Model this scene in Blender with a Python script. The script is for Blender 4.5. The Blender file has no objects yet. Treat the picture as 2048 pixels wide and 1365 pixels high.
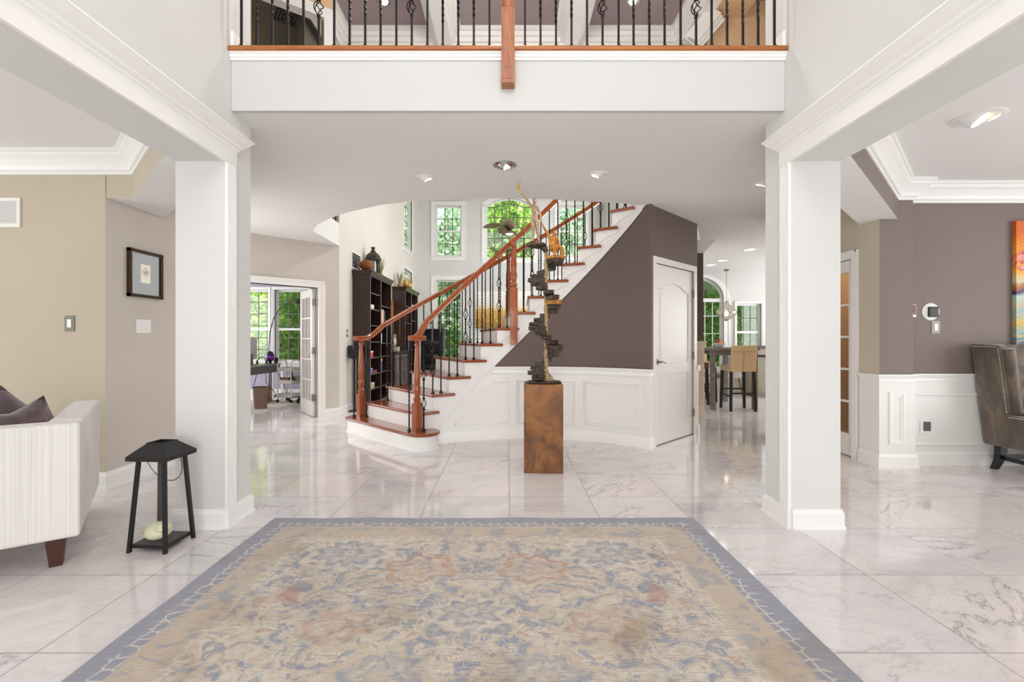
import bpy, bmesh, math, random
from mathutils import Vector, Matrix
random.seed(7)
C = bpy.context.scene.collection
SC = bpy.context.scene
PI = math.pi
R = math.radians
# ------------------------------------------------------------------ camera, world, light, exposure
cam_d = bpy.data.cameras.new('camera')
cam_d.sensor_width = 36.0
cam_d.lens = 955.0/2048*36.0
cam_d.shift_x = 8.0/2048
cam_d.shift_y = -2.5/2048
cam_d.clip_start = 0.05
cam_d.clip_end = 300
cam = bpy.data.objects.new('camera', cam_d)
cam.location = (0, 0, 1.2)
cam.rotation_euler = (R(90), 0, 0)
C.objects.link(cam)
SC.camera = cam
SC.view_settings.view_transform = 'Standard'
SC.view_settings.look = 'None'
SC.view_settings.gamma = 1.0
SC.view_settings.use_curve_mapping = False
SC.view_settings.exposure = 0.06
SC.cycles.max_bounces = 7
SC.cycles.diffuse_bounces = 5
SC.cycles.glossy_bounces = 3
SC.cycles.transmission_bounces = 4
SC.cycles.transparent_max_bounces = 10
SC.cycles.caustics_reflective = False
SC.cycles.caustics_refractive = False
SC.cycles.sample_clamp_indirect = 6.0
SC.cycles.use_denoising = True

w = bpy.data.worlds.new('sky')
SC.world = w
w.use_nodes = True
wn = w.node_tree
sky = wn.nodes.new('ShaderNodeTexSky')
sky.sky_type = 'NISHITA'
sky.sun_disc = False
sky.sun_elevation = R(52)
sky.sun_rotation = R(200)
sky.air_density = 1.2
sky.dust_density = 2.0
bg = wn.nodes['Background']
wn.links.new(sky.outputs[0], bg.inputs[0])
bg.inputs[1].default_value = 0.42

def sun(rot, e):
    d = bpy.data.lights.new('sun', 'SUN')
    d.energy = e
    d.angle = R(2)
    d.color = (1, .96, .88)
    o = bpy.data.objects.new('sun', d)
    o.rotation_euler = rot
    C.objects.link(o)
sun((R(25), 0, R(-14)), 14.0)

def area(name, loc, rot, sx, sy, p, col=(1, 1, 1), spread=180):
    d = bpy.data.lights.new(name, 'AREA')
    d.shape = 'RECTANGLE'
    d.size = sx
    d.size_y = sy
    d.energy = p
    d.color = col
    d.spread = R(spread)
    o = bpy.data.objects.new(name, d)
    o.location = loc
    o.rotation_euler = rot
    C.objects.link(o)
    return o
DAY = (.97, .985, 1)
# unseen area lights added as daylight-toned fill, without windows (behind the camera, in the side rooms, high walls)
area('fill_front', (0, -2.45, 1.2), (R(90), 0, 0), 3.2, 2.3, 110, DAY)
area('fill_front_upper', (0, -2.45, 4.7), (R(94), 0, 0), 2.8, 1.6, 60, DAY, 120)
area('fill_living', (-6.8, 1.0, 1.3), (R(90), 0, R(-90)), 3.6, 2.0, 95, DAY)
area('fill_dining', (6.9, 1.4, 1.3), (R(90), 0, R(90)), 3.6, 2.0, 110, DAY)
area('fill_great_room', (2.68, 10.6, 3.4), (R(90), 0, R(90)), 4.5, 3.6, 160, DAY)
area('fill_kitchen', (7.1, 8.6, 1.6), (R(90), 0, R(90)), 3.0, 1.8, 100, DAY)
area('fill_office', (-6.9, 8.6, 1.5), (R(90), 0, R(-90)), 2.6, 1.8, 75, DAY)
area('fill_foyer_high', (0, 0.3, 5.5), (0, 0, 0), 2.6, 3.2, 30, DAY)
area('fill_stair_high', (0.2, 8.6, 5.3), (0, 0, 0), 3.0, 3.0, 80, DAY)
area('fill_hall_left', (-4.2, 5.4, 1.3), (R(90), 0, R(-90)), 1.0, 1.8, 28, DAY)
area('pantry_fill', (4.5, 5.4, 2.6), (0, 0, 0), .3, .3, 12, (1, .86, .68))  # added light to warm the space behind the glass door, no fixture
def bulb(name, loc, p, col, r):
    d = bpy.data.lights.new(name, 'POINT')
    d.energy = p; d.color = col; d.shadow_soft_size = r
    o = bpy.data.objects.new(name, d)
    o.location = loc
    C.objects.link(o)
bulb('upper_hall_fill', (0, 4.1, 4.85), 85, (1, .93, .84), .18)  # added point light brightening the landing and coffers, no fixture built
bulb('upper_corridor_fill', (3.7, 4.6, 4.6), 26, (1, .9, .78), .12)  # unseen point light added to lift the peach wall
bulb('upstairs_room_fill', (-4.4, 6.9, 4.6), 18, (1, .92, .75), .1)  # added point light so the room behind the door isn't black

# ------------------------------------------------------------------ helpers
def lin(c):
    out = []
    for x in c:
        x /= 255.0
        out.append(x/12.92 if x <= .04045 else ((x+.055)/1.055)**2.4)
    return (out[0], out[1], out[2], 1.0)

class NT:
    def __init__(s, name):
        s.m = bpy.data.materials.new(name)
        s.m.use_nodes = True
        s.t = s.m.node_tree
        s.b = s.t.nodes['Principled BSDF']
    def n(s, typ, ins=(), out=0, **props):
        nd = s.t.nodes.new('ShaderNode'+typ)
        for k, v in props.items():
            setattr(nd, k, v)
        for k, v in (ins.items() if isinstance(ins, dict) else ins):
            s.set(nd.inputs[k], v)
        return nd.outputs[out]
    def set(s, sock, v):
        if isinstance(v, bpy.types.NodeSocket):
            s.t.links.new(v, sock)
        else:
            sock.default_value = v
    def p(s, **kw):
        names = dict(col='Base Color', rough='Roughness', metal='Metallic', spec='Specular IOR Level', normal='Normal',
                     emit='Emission Color', estr='Emission Strength', sheen='Sheen Weight', coat='Coat Weight', sss='Subsurface Weight', trans='Transmission Weight', alpha='Alpha')
        for k, v in kw.items():
            s.set(s.b.inputs[names[k]], v)
        return s.m
    def pos(s):
        return s.n('NewGeometry', out=0)
    def obj(s):
        return s.n('TexCoord', out=3)
    def map(s, vec, scale=(1, 1, 1), rot=(0, 0, 0), loc=(0, 0, 0)):
        return s.n('Mapping', {'Vector': vec, 'Scale': scale, 'Rotation': rot, 'Location': loc})
    def noise(s, vec, scale=5, detail=3, rough=.5, dist=0, out=0):
        return s.n('TexNoise', {'Vector': vec, 'Scale': scale, 'Detail': detail, 'Roughness': rough, 'Distortion': dist}, out=out)
    def math(s, op, a, b=0.0, c=0.0, clamp=False):
        nd = s.t.nodes.new('ShaderNodeMath')
        nd.operation = op
        nd.use_clamp = clamp
        s.set(nd.inputs[0], a)
        s.set(nd.inputs[1], b)
        s.set(nd.inputs[2], c)
        return nd.outputs[0]
    def vm(s, op, a, b=(0, 0, 0), out=0):
        nd = s.t.nodes.new('ShaderNodeVectorMath')
        nd.operation = op
        s.set(nd.inputs[0], a)
        if not isinstance(b, (int, float)):
            s.set(nd.inputs[1], b)
        else:
            s.set(nd.inputs['Scale'], b)
        return nd.outputs[out]
    def xyz(s, v):
        nd = s.t.nodes.new('ShaderNodeSeparateXYZ')
        s.set(nd.inputs[0], v)
        return nd.outputs
    def comb(s, x=0.0, y=0.0, z=0.0):
        return s.n('CombineXYZ', {0: x, 1: y, 2: z})
    def ramp(s, f, stops, interp='LINEAR'):
        nd = s.t.nodes.new('ShaderNodeValToRGB')
        nd.color_ramp.interpolation = interp
        el = nd.color_ramp.elements
        while len(el) < len(stops):
            el.new(.5)
        for e, (p, c) in zip(el, stops):
            e.position = p
            e.color = c if len(c) == 4 else lin(c)
        s.set(nd.inputs[0], f)
        return nd.outputs[0]
    def val(s, f, stops, interp='LINEAR'):
        return s.ramp(f, [(p, (v, v, v, 1)) for p, v in stops], interp)
    def mix(s, f, a, b, blend='MIX'):
        nd = s.t.nodes.new('ShaderNodeMix')
        nd.data_type = 'RGBA'
        nd.blend_type = blend
        s.set(nd.inputs[0], f)
        s.set(nd.inputs[6], lin(a) if isinstance(a, tuple) and len(a) == 3 else a)
        s.set(nd.inputs[7], lin(b) if isinstance(b, tuple) and len(b) == 3 else b)
        return nd.outputs[2]
    def bump(s, h, strength=.2, dist=.01):
        return s.n('Bump', {'Height': h, 'Strength': strength, 'Distance': dist})

def M(name, col, rough=.5, metal=0.0, **kw):
    k = NT(name)
    return k.p(col=lin(col), rough=rough, metal=metal, **kw)

class G:
    """collects shapes, links them as ONE mesh object"""
    def __init__(s):
        s.v = []; s.f = []; s.mi = []
    def add(s, vs, fs, mi=0):
        b = len(s.v)
        s.v += [tuple(v) for v in vs]
        s.f += [tuple(b+i for i in f) for f in fs]
        s.mi += [mi]*len(fs)
        return s
    def box(s, x0, x1, y0, y1, z0, z1, mi=0):
        return s.add([(x0, y0, z0), (x1, y0, z0), (x1, y1, z0), (x0, y1, z0), (x0, y0, z1), (x1, y0, z1), (x1, y1, z1), (x0, y1, z1)],
                     [(0, 3, 2, 1), (4, 5, 6, 7), (0, 1, 5, 4), (1, 2, 6, 5), (2, 3, 7, 6), (3, 0, 4, 7)], mi)
    def obox(s, c, a, b, d, mi=0):
        c, a, b, d = map(Vector, (c, a, b, d))
        vs = [c+i*a+j*b+k*d for k in (-1, 1) for i, j in ((-1, -1), (1, -1), (1, 1), (-1, 1))]
        return s.add(vs, [(0, 3, 2, 1), (4, 5, 6, 7), (0, 1, 5, 4), (1, 2, 6, 5), (2, 3, 7, 6), (3, 0, 4, 7)], mi)
    def prism(s, poly, z0, z1, mi=0):
        n = len(poly)
        vs = [(x, y, z0) for x, y in poly]+[(x, y, z1) for x, y in poly]
        return s.add(vs, [tuple(range(n-1, -1, -1)), tuple(range(n, 2*n))]+[(i, (i+1) % n, n+(i+1) % n, n+i) for i in range(n)], mi)
    def loops(s, rings, cap=True, closed=True, mi=0, ring_closed=False):
        n = len(rings[0])
        vs = [p for r in rings for p in r]
        fs = []
        m = len(rings)
        for i in range(m if ring_closed else m-1):
            a = i*n; b = ((i+1) % m)*n
            for j in range(n if closed else n-1):
                k = (j+1) % n
                fs.append((a+j, a+k, b+k, b+j))
        if cap and not ring_closed:
            fs += [tuple(range(n-1, -1, -1)), tuple((m-1)*n+j for j in range(n))]
        return s.add(vs, fs, mi)
    def cyl(s, p0, p1, r0, r1=None, n=12, mi=0):
        return s.tube([p0, p1], [r0, r0 if r1 is None else r1], n, mi=mi)
    def tube(s, pts, r, n=8, closed=False, mi=0, up=(0.013, 0.027, 1), flat=None):
        pts = [Vector(p) for p in pts]
        m = len(pts)
        rs = list(r) if isinstance(r, (list, tuple)) else [r]*m
        if len(rs) != m:
            rs = [rs[min(int(i*len(rs)/m), len(rs)-1)] for i in range(m)]
        rings = []
        prev = None
        for i in range(m):
            a = pts[(i-1) % m] if (closed or i > 0) else pts[i]
            b = pts[(i+1) % m] if (closed or i < m-1) else pts[i]
            t = (b-a)
            t = t.normalized() if t.length > 1e-9 else Vector((0, 0, 1))
            if prev is None:
                u = Vector(up)
                if abs(t.dot(u.normalized())) > .95:
                    u = Vector((1, .1, 0))
                x = (u - t*u.dot(t)).normalized()
            else:
                x = (prev - t*prev.dot(t)).normalized()
            prev = x
            y = t.cross(x)
            fl = flat or 1.0
            rings.append([pts[i]+(x*math.cos(2*PI*k/n)*fl+y*math.sin(2*PI*k/n))*rs[i] for k in range(n)])
        return s.loops(rings, mi=mi, ring_closed=closed)
    def lathe(s, prof, c=(0, 0, 0), n=20, mi=0, sx=1, sy=1):
        rings = [[(c[0]+max(r, 1e-4)*math.cos(2*PI*k/n)*sx, c[1]+max(r, 1e-4)*math.sin(2*PI*k/n)*sy, c[2]+z) for k in range(n)] for r, z in prof]
        return s.loops(rings, mi=mi)
    def ball(s, c, rx, ry=None, rz=None, n=14, m=9, mi=0, fn=None):
        ry = rx if ry is None else ry
        rz = rx if rz is None else rz
        rings = []
        for i in range(m+1):
            a = -PI/2+PI*i/m
            rr = max(math.cos(a), .01)
            ring = []
            for k in range(n):
                p = (rr*math.cos(2*PI*k/n), rr*math.sin(2*PI*k/n), math.sin(a))
                q = fn(p) if fn else p
                ring.append((c[0]+rx*q[0], c[1]+ry*q[1], c[2]+rz*q[2]))
            rings.append(ring)
        return s.loops(rings, mi=mi)
    def sweep(s, path, prof, side=1, closed=False, mi=0):
        m = len(path)
        ns = []
        cnt = m if closed else m-1
        for i in range(cnt):
            a = path[i]; b = path[(i+1) % m]
            d = Vector((b[0]-a[0], b[1]-a[1])).normalized()
            ns.append(Vector((-d.y, d.x))*side)
        rings = []
        for i in range(m):
            if closed:
                n1, n2 = ns[i-1], ns[i]
            else:
                n1 = ns[max(i-1, 0)]; n2 = ns[min(i, cnt-1)]
            k = 1+n1.dot(n2)
            mt = (n1+n2)/max(k, .15)
            rings.append([(path[i][0]+mt.x*o, path[i][1]+mt.y*o, z) for o, z in prof])
        return s.loops(rings, mi=mi, ring_closed=closed)
    def xf(s, mat):
        s.v = [tuple(mat @ Vector(v)) for v in s.v]
        return s
    def mesh(s, name, mats, smooth=None):
        me = bpy.data.meshes.new(name)
        me.from_pydata(s.v, [], s.f)
        bm = bmesh.new()
        bm.from_mesh(me)
        bmesh.ops.recalc_face_normals(bm, faces=bm.faces)
        bm.to_mesh(me)
        bm.free()
        for mt in (mats if isinstance(mats, (list, tuple)) else [mats]):
            me.materials.append(mt)
        me.polygons.foreach_set('material_index', s.mi)
        if smooth:
            me.polygons.foreach_set('use_smooth', [True]*len(s.f))
            me.set_sharp_from_angle(angle=R(smooth))
        me.update()
        return me
    def build(s, name, mats, parent=None, smooth=None, bevel=0, seg=2, loc=None, rot=None):
        o = bpy.data.objects.new(name, s.mesh(name, mats, smooth))
        C.objects.link(o)
        if parent:
            o.parent = parent
        if loc:
            o.location = loc
        if rot:
            o.rotation_euler = rot
        if bevel:
            md = o.modifiers.new('edge', 'BEVEL')
            md.width = bevel; md.segments = seg; md.limit_method = 'ANGLE'; md.angle_limit = R(40)
        return o

def thing(name, label, cat, loc=(0, 0, 0), rz=0.0, group=None):
    o = bpy.data.objects.new(name, None)
    o.empty_display_size = .1
    C.objects.link(o)
    o.location = loc
    o.rotation_euler = (0, 0, rz)
    return tag(o, label, cat, group)
def tag(o, label, cat, group=None):
    o['label'] = label
    o['category'] = cat
    if group:
        o['group'] = group
    return o
def struct(o):
    o['kind'] = 'structure'
    return o
def S(g, name, mats, **kw):
    return struct(g.build(name, mats, **kw))
def dup(root, loc, rz=None, label=None):
    r = root.copy()
    C.objects.link(r)
    r.location = loc
    if rz is not None:
        r.rotation_euler = (0, 0, rz)
    if label:
        r['label'] = label
    for ch in list(root.children):
        c = ch.copy(); C.objects.link(c); c.parent = r
        for g in ch.children:
            d = g.copy(); C.objects.link(d); d.parent = c
    return r

# ------------------------------------------------------------------ materials
def plaster(name, col, rough=.75, var=.03):
    k = NT(name)
    f = k.noise(k.pos(), 1.3, 2)
    c = k.mix(f, tuple(min(255, v*(1+var)) for v in col), tuple(v*(1-var) for v in col))
    f2 = k.noise(k.pos(), 220, 2)
    return k.p(col=c, rough=rough, normal=k.bump(f2, .06, .002), spec=.3)
GREY = plaster('painted_wall_grey', (217, 217, 214))
BEIGE = plaster('painted_wall_beige', (196, 185, 166))
BROWN = plaster('painted_wall_brown', (108, 92, 87), .6)
TAUPE = plaster('painted_wall_taupe', (206, 198, 189))
PURPLE = plaster('painted_wall_mauve', (130, 117, 113), .6)
CEIL = plaster('ceiling_paint', (234, 233, 231), .85, .01)
PEACH = plaster('painted_wall_peach', (216, 184, 148))
MAUVE = plaster('tray_ceiling_mauve', (158, 143, 145), .8)
WHITE = M('white_trim', (240, 239, 236), .32)
BALC = M('balcony_paint', (206, 206, 203), .6)
PANEL = M('white_wainscot', (236, 234, 231), .4)
DOORW = M('white_door_paint', (232, 227, 221), .38)

def wood(name, c1, c2, rough=.3, scale=1.0, axis=0, coat=0.0):
    k = NT(name)
    sc = [9, 9, 9]
    sc[axis] = 0.9
    v = k.map(k.pos(), tuple(x*scale for x in sc))
    f = k.noise(v, 3.0, 6, .6, .8)
    g = k.noise(k.map(k.pos(), tuple(x*scale*6 for x in sc)), 4, 3)
    f = k.math('ADD', k.math('MULTIPLY', f, .75), k.math('MULTIPLY', g, .3))
    return k.p(col=k.ramp(f, [(.32, c1), (.68, c2)]), rough=rough, coat=coat)
CHERRY = wood('cherry_tread_wood', (114, 54, 28), (156, 80, 44), .22, 1, 0, .3)
RAILW = wood('cherry_rail_wood', (132, 62, 26), (178, 94, 44), .25, 1, 2, .3)
OAK = wood('oak_nosing_wood', (128, 70, 30), (186, 118, 62), .32, 1, 0)
OAKV = wood('oak_newel_wood', (138, 78, 48), (188, 122, 82), .32, 1, 2)
ESPRESSO = wood('espresso_wood', (34, 21, 18), (62, 38, 32), .3, .7, 2)
DARKLEG = M('dark_walnut_leg', (70, 34, 24), .35)
IRON = M('black_iron', (30, 30, 32), .38, .6)
BLACK = M('black_plastic', (22, 22, 24), .45)
BLACKW = M('black_wood', (24, 22, 22), .35)
CHROME = M('polished_chrome', (205, 205, 205), .12, 1)
NICKEL = M('brushed_nickel', (150, 145, 138), .35, 1)
STEELP = M('stainless_plate', (165, 160, 150), .35, 1)
BRASS = M('warm_gold_metal', (176, 132, 58), .4, .6)

k = NT('window_glass')
tr = k.n('BsdfTransparent', {0: (1, 1, 1, 1)})
gl = k.n('BsdfGlossy', {0: (1, 1, 1, 1), 1: .02})
mx = k.n('MixShader', {0: .07, 1: tr, 2: gl})
k.t.links.new(mx, k.t.nodes['Material Output'].inputs[0])
GLASS = k.m

def emit(name, col, s):
    k = NT(name)
    return k.p(col=lin(col), emit=lin(col), estr=s, rough=.4)
LAMPW = emit('lit_lamp_lens', (255, 236, 205), 24)
LAMPC = emit('lit_downlight_lens', (255, 250, 240), 6)

# marble floor tiles
k = NT('marble_tile_floor')
P = k.pos()
cell = k.vm('FLOOR', k.vm('SCALE', k.vm('SUBTRACT', P, (.01, .01, 0)), 1/.606))
cellxy = k.xyz(cell)
cell = k.comb(cellxy[0], cellxy[1], 0.0)
rnd = k.n('TexWhiteNoise', {'Vector': cell}, out=1, noise_dimensions='3D')
rv = k.n('TexWhiteNoise', {'Vector': cell}, out=0, noise_dimensions='3D')
q = k.vm('ADD', P, k.vm('SCALE', rnd, 30.0))
q = k.n('VectorRotate', {'Vector': q, 'Angle': k.math('MULTIPLY_ADD', rv, 1.3, -1.1)}, rotation_type='Z_AXIS')
q = k.map(q, (1.0, 2.3, 1))
n1 = k.noise(q, 1.5, 7, .62, 1.0)
vein = k.val(k.math('ABSOLUTE', k.math('SUBTRACT', n1, .5)), [(0, .9), (.006, .5), (.02, .12), (.06, 0)])
n2 = k.noise(q, 3.3, 6, .6, 1.4)
vein2 = k.val(k.math('ABSOLUTE', k.math('SUBTRACT', n2, .52)), [(0, .4), (.008, .15), (.03, 0)])
vm_ = k.val(k.noise(q, .9, 2), [(.45, 0), (.66, 1)])
cloud = k.noise(q, 1.1, 4, .55, .5)
base = k.ramp(cloud, [(.25, (214, 210, 212)), (.45, (232, 229, 228)), (.7, (240, 236, 234))])
tint = k.ramp(rv, [(0, (255, 250, 247)), (.5, (250, 246, 246)), (1, (244, 244, 246))])
base = k.mix(1.0, base, tint, 'MULTIPLY')
fv = k.math('MULTIPLY', k.math('ADD', k.math('MULTIPLY', vein, vm_), k.math('MULTIPLY', vein2, .6), clamp=True), .8)
col = k.mix(fv, base, (138, 132, 136))
fr = k.xyz(k.vm('FRACTION', k.vm('SCALE', k.vm('SUBTRACT', P, (.01, .01, 0)), 1/.606)))
def edge(s_):
    return k.math('MINIMUM', s_, k.math('SUBTRACT', 1.0, s_))
e = k.math('MINIMUM', edge(fr[0]), edge(fr[1]))
gr = k.math('LESS_THAN', e, .0036)
col = k.mix(gr, col, (150, 142, 137))
MARBLE = k.p(col=col, rough=k.math('MULTIPLY_ADD', gr, .5, .07), spec=.6)

# worn floral rug
def rug_material(hx, hy):
    k = NT('worn_floral_rug')
    O = k.obj()
    w1 = k.noise(O, 7, 3, .6, 0, 1)
    Od = k.vm('ADD', O, k.vm('SCALE', k.vm('SUBTRACT', w1, (.5, .5, .5)), .10))
    X, Y, Z = k.xyz(O)
    XD, YD, ZD = k.xyz(Od)
    ax = k.math('ABSOLUTE', X)
    d = k.math('MINIMUM', k.math('SUBTRACT', hx, ax), k.math('SUBTRACT', hy, k.math('ABSOLUTE', Y)))
    dd = k.math('ADD', d, k.math('MULTIPLY', k.math('SUBTRACT', k.noise(O, 22, 2), .5), .035))
    # mirrored ornamental coordinates
    mv = k.comb(k.math('ABSOLUTE', XD), YD, 0.0)
    nA = k.noise(mv, 6.2, 4, .6, 1.8)
    nB = k.noise(k.vm('ADD', mv, (5, 3, 0)), 13, 4, .62, 1.2)
    field = k.ramp(nA, [(.30, (138, 142, 158)), (.42, (164, 168, 178)), (.455, (202, 186, 166)), (.54, (212, 200, 182)), (.575, (222, 214, 202)), (.66, (198, 174, 148)), (.74, (184, 158, 132))], 'LINEAR')
    field = k.mix(k.val(nB, [(.56, 0), (.60, .75)]), field, (146, 152, 166))
    field = k.mix(k.val(nB, [(.36, .75), (.40, 0)]), field, (220, 213, 200))
    rust = k.noise(k.vm('ADD', mv, (2, 9, 4)), 2.6, 2, .5, .6)
    field = k.mix(k.val(rust, [(.64, 0), (.67, .6)]), field, (192, 142, 116))
    # drawn outlines
    vo = k.n('TexVoronoi', {'Vector': mv, 'Scale': 11.0, 'Randomness': 1.0}, feature='DISTANCE_TO_EDGE')
    ln = k.val(vo, [(.015, .5), (.04, 0)])
    field = k.mix(k.math('MULTIPLY', ln, k.val(k.noise(O, 3, 2), [(.4, 0), (.55, 1)])), field, (226, 220, 208))
    c = field
    # rosettes: rings with petals
    for (cx, cy, rr, pet, c0, c1) in ((.0, .12, .17, 10, (224, 216, 202), (150, 156, 168)), (.72, .70, .25, 10, (226, 219, 206), (138, 146, 164)), (.55, .02, .2, 8, (212, 200, 178), (190, 150, 122)),
                                      (.30, .52, .19, 6, (196, 148, 122), (214, 204, 186)), (.0, 1.0, .2, 8, (216, 206, 186), (176, 156, 128)), (.80, -.45, .24, 10, (224, 216, 202), (140, 148, 164)), (.30, -.28, .2, 8, (206, 192, 168), (150, 156, 168))):
        vx = k.math('SUBTRACT', k.math('ABSOLUTE', XD), cx)
        vy = k.math('SUBTRACT', YD, cy)
        rad = k.math('SQRT', k.math('ADD', k.math('MULTIPLY', vx, vx), k.math('MULTIPLY', k.math('MULTIPLY', vy, vy), 1.6)))
        ang = k.math('ARCTAN2', vy, vx)
        rp = k.math('DIVIDE', rad, k.math('MULTIPLY_ADD', k.math('SINE', k.math('MULTIPLY', ang, float(pet))), rr*.16, rr))
        m1 = k.val(rp, [(0, 0), (.12, .75), (.26, 0), (.34, .15), (.55, .8), (.62, 0), (.70, 0), (.80, .8), (.9, .85), (.98, 0)])
        m2 = k.val(rp, [(0, .7), (.1, 0), (.26, .7), (.36, 0), (.62, .75), (.78, 0)])
        c = k.mix(k.math('MULTIPLY', m1, .8), c, c0)
        c = k.mix(k.math('MULTIPLY', m2, .8), c, c1)
    # borders
    vb = k.n('TexVoronoi', {'Vector': O, 'Scale': 17.0, 'Randomness': .6}, feature='DISTANCE_TO_EDGE')
    chain = k.val(vb, [(.05, 1), (.1, 0)])
    bl = k.mix(k.noise(k.map(O, (6, 60, 1)), 3, 3), (140, 143, 157), (172, 175, 187))
    bei = k.mix(k.noise(O, 5, 4), (192, 174, 152), (218, 204, 186))
    z1 = k.val(dd, [(.335, 1), (.345, 0)])          # everything outside the field
    c = k.mix(z1, c, bei)
    z2 = k.math('MULTIPLY', k.val(dd, [(.295, 0), (.305, 1), (.355, 1), (.37, 0)]), k.math('ADD', k.math('MULTIPLY', chain, .7), .15))
    c = k.mix(z2, c, (224, 217, 205))
    bn = k.val(k.noise(O, 6, 3, .6, 1.5), [(.52, 0), (.57, .7)])
    c = k.mix(k.math('MULTIPLY', bn, k.val(dd, [(.16, 0), (.18, 1), (.3, 1), (.32, 0)])), c, (160, 164, 172))
    c = k.mix(k.val(dd, [(.135, 1), (.15, 0)]), c, bl)
    c = k.mix(k.math('MULTIPLY', k.val(dd, [(.075, 0), (.085, 1), (.135, 1), (.15, 0)]), k.math('MULTIPLY', chain, .85)), c, (222, 216, 206))
    # distressing: weft streaks, bleached and stained patches
    st = k.noise(k.map(O, (5, 95, 1)), 2.0, 5, .65)
    big = k.noise(O, 1.7, 2)
    sf = k.math('MULTIPLY', k.val(st, [(.52, 0), (.60, .85)]), k.val(big, [(.38, .25), (.62, 1)]))
    c = k.mix(sf, c, (150, 154, 166))
    st2 = k.noise(k.map(O, (4, 110, 1), loc=(3, 7, 0)), 2.0, 5, .65)
    c = k.mix(k.val(st2, [(.55, 0), (.66, .75)]), c, (212, 197, 177))
    c = k.mix(k.math('MULTIPLY', k.val(k.noise(O, 2.3, 3, .5, .5), [(.56, 0), (.72, .42)]), 1.0), c, (140, 118, 92))
    tw = k.noise(k.map(O, (160, 420, 1)), 1.0, 1)
    c = k.mix(k.math('MULTIPLY', k.math('SUBTRACT', tw, .35, clamp=True), .55), c, (120, 116, 112))
    return k.p(col=c, rough=.95, spec=.1, normal=k.bump(tw, .5, .004), sheen=.1)
# ------------------------------------------------------------------ the shell
SX, SY, RI, RO = .22, 4.02, 1.80, 3.05       # centre and radii of the curved stair
RISE = .1925
ZC, ZS, ZT = 2.69, 2.334, 5.6                # hall ceiling, soffit, upper ceiling
def pt(r, th):
    return (SX+r*math.sin(R(th)), SY+r*math.cos(R(th)))
def arc(r, a, b, step=2.0):
    n = max(2, int(abs(b-a)/step)+1)
    return [pt(r, a+(b-a)*i/(n-1)) for i in range(n)]
def phi(kk):
    return -42.6 if kk == 2 else (-48.6 if kk == 1 else -24.2+6.4*(kk-5))
def nosing(th):
    return (th+24.2)*RISE/6.4+RISE*5

g = G(); g.box(-7.2, 7.4, -2.7, 14.3, -.12, 0)
S(g, 'floor', MARBLE)

def grid_wall(g, axis, p0, p1, a0, a1, z0, z1, ops, mi=0):
    """wall slab along an axis with rectangular openings (a0,a1,z0,z1)"""
    As = sorted({a0, a1}|{o[0] for o in ops}|{o[1] for o in ops})
    for i in range(len(As)-1):
        l, r = As[i], As[i+1]
        m = (l+r)/2
        cut = sorted((o[2], o[3]) for o in ops if o[0] < m < o[1])
        z = z0
        for c0, c1 in cut+[(z1, z1)]:
            if c0 > z+1e-5:
                if axis == 'x':
                    g.box(l, r, p0, p1, z, c0, mi)
                else:
                    g.box(p0, p1, l, r, z, c0, mi)
            z = c1

# foyer side walls: pier + header over the wide openings
for sg, nm in ((-1, 'wall_left'), (1, 'wall_right')):
    g = G()
    a, b = sorted((sg*1.796, sg*2.11))
    g.box(a, b, 3.03, 3.33, 0, ZS)
    g.box(a, b, -2.6, 3.33, ZS, ZT)
    g.box(a, b, -2.6, -1.6, 0, ZS)
    S(g, nm, GREY)
# diagonal soffited headers
gl_ = [(-2.11, 2.93), (-2.99, 3.81), (-3.205, 3.81), (-3.205, 4.455), (-2.11, 3.36)]
gr_ = [(2.11, 2.94), (3.66, 4.48), (3.485, 4.48), (3.485, 4.73), (2.11, 3.36)]
for poly, nm, mt in ((gl_, 'wall_header_left', BEIGE), (gr_, 'wall_header_right', PURPLE)):
    g = G()
    n = len(poly)
    vs = [(x, y, ZS) for x, y in poly]+[(x, y, ZC+.01) for x, y in poly]
    g.add(vs, [tuple(range(n-1, -1, -1))], 0)
    g.add(vs, [(i, (i+1) % n, n+(i+1) % n, n+i) for i in range(n)], 1)
    S(g, nm, [CEIL, mt])

# living room and hall walls at the near side
g = G(); g.box(-7.1, -3.33, 3.81, 3.95, 0, ZC+.02)
S(g, 'wall_living_back', BEIGE)
HX = -3.212
g = G()
vs = [(x, y, z) for z in (0, ZC+.02) for x, y in ((-3.33, 3.81), (HX, 3.81), (HX, 4.9), (-3.33, 4.9))]
g.add(vs, [(0, 1, 5, 4)], 1)
g.add(vs, [(1, 2, 6, 5), (2, 3, 7, 6), (3, 0, 4, 7), (4, 5, 6, 7), (0, 3, 2, 1)], 0)
g.box(-4.3, -3.33, 4.78, 4.9, 0, ZC+.02); g.box(-4.42, -4.3, 4.78, 6.0, 0, ZC+.02)
S(g, 'wall_hall_left', [TAUPE, BEIGE])
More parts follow.
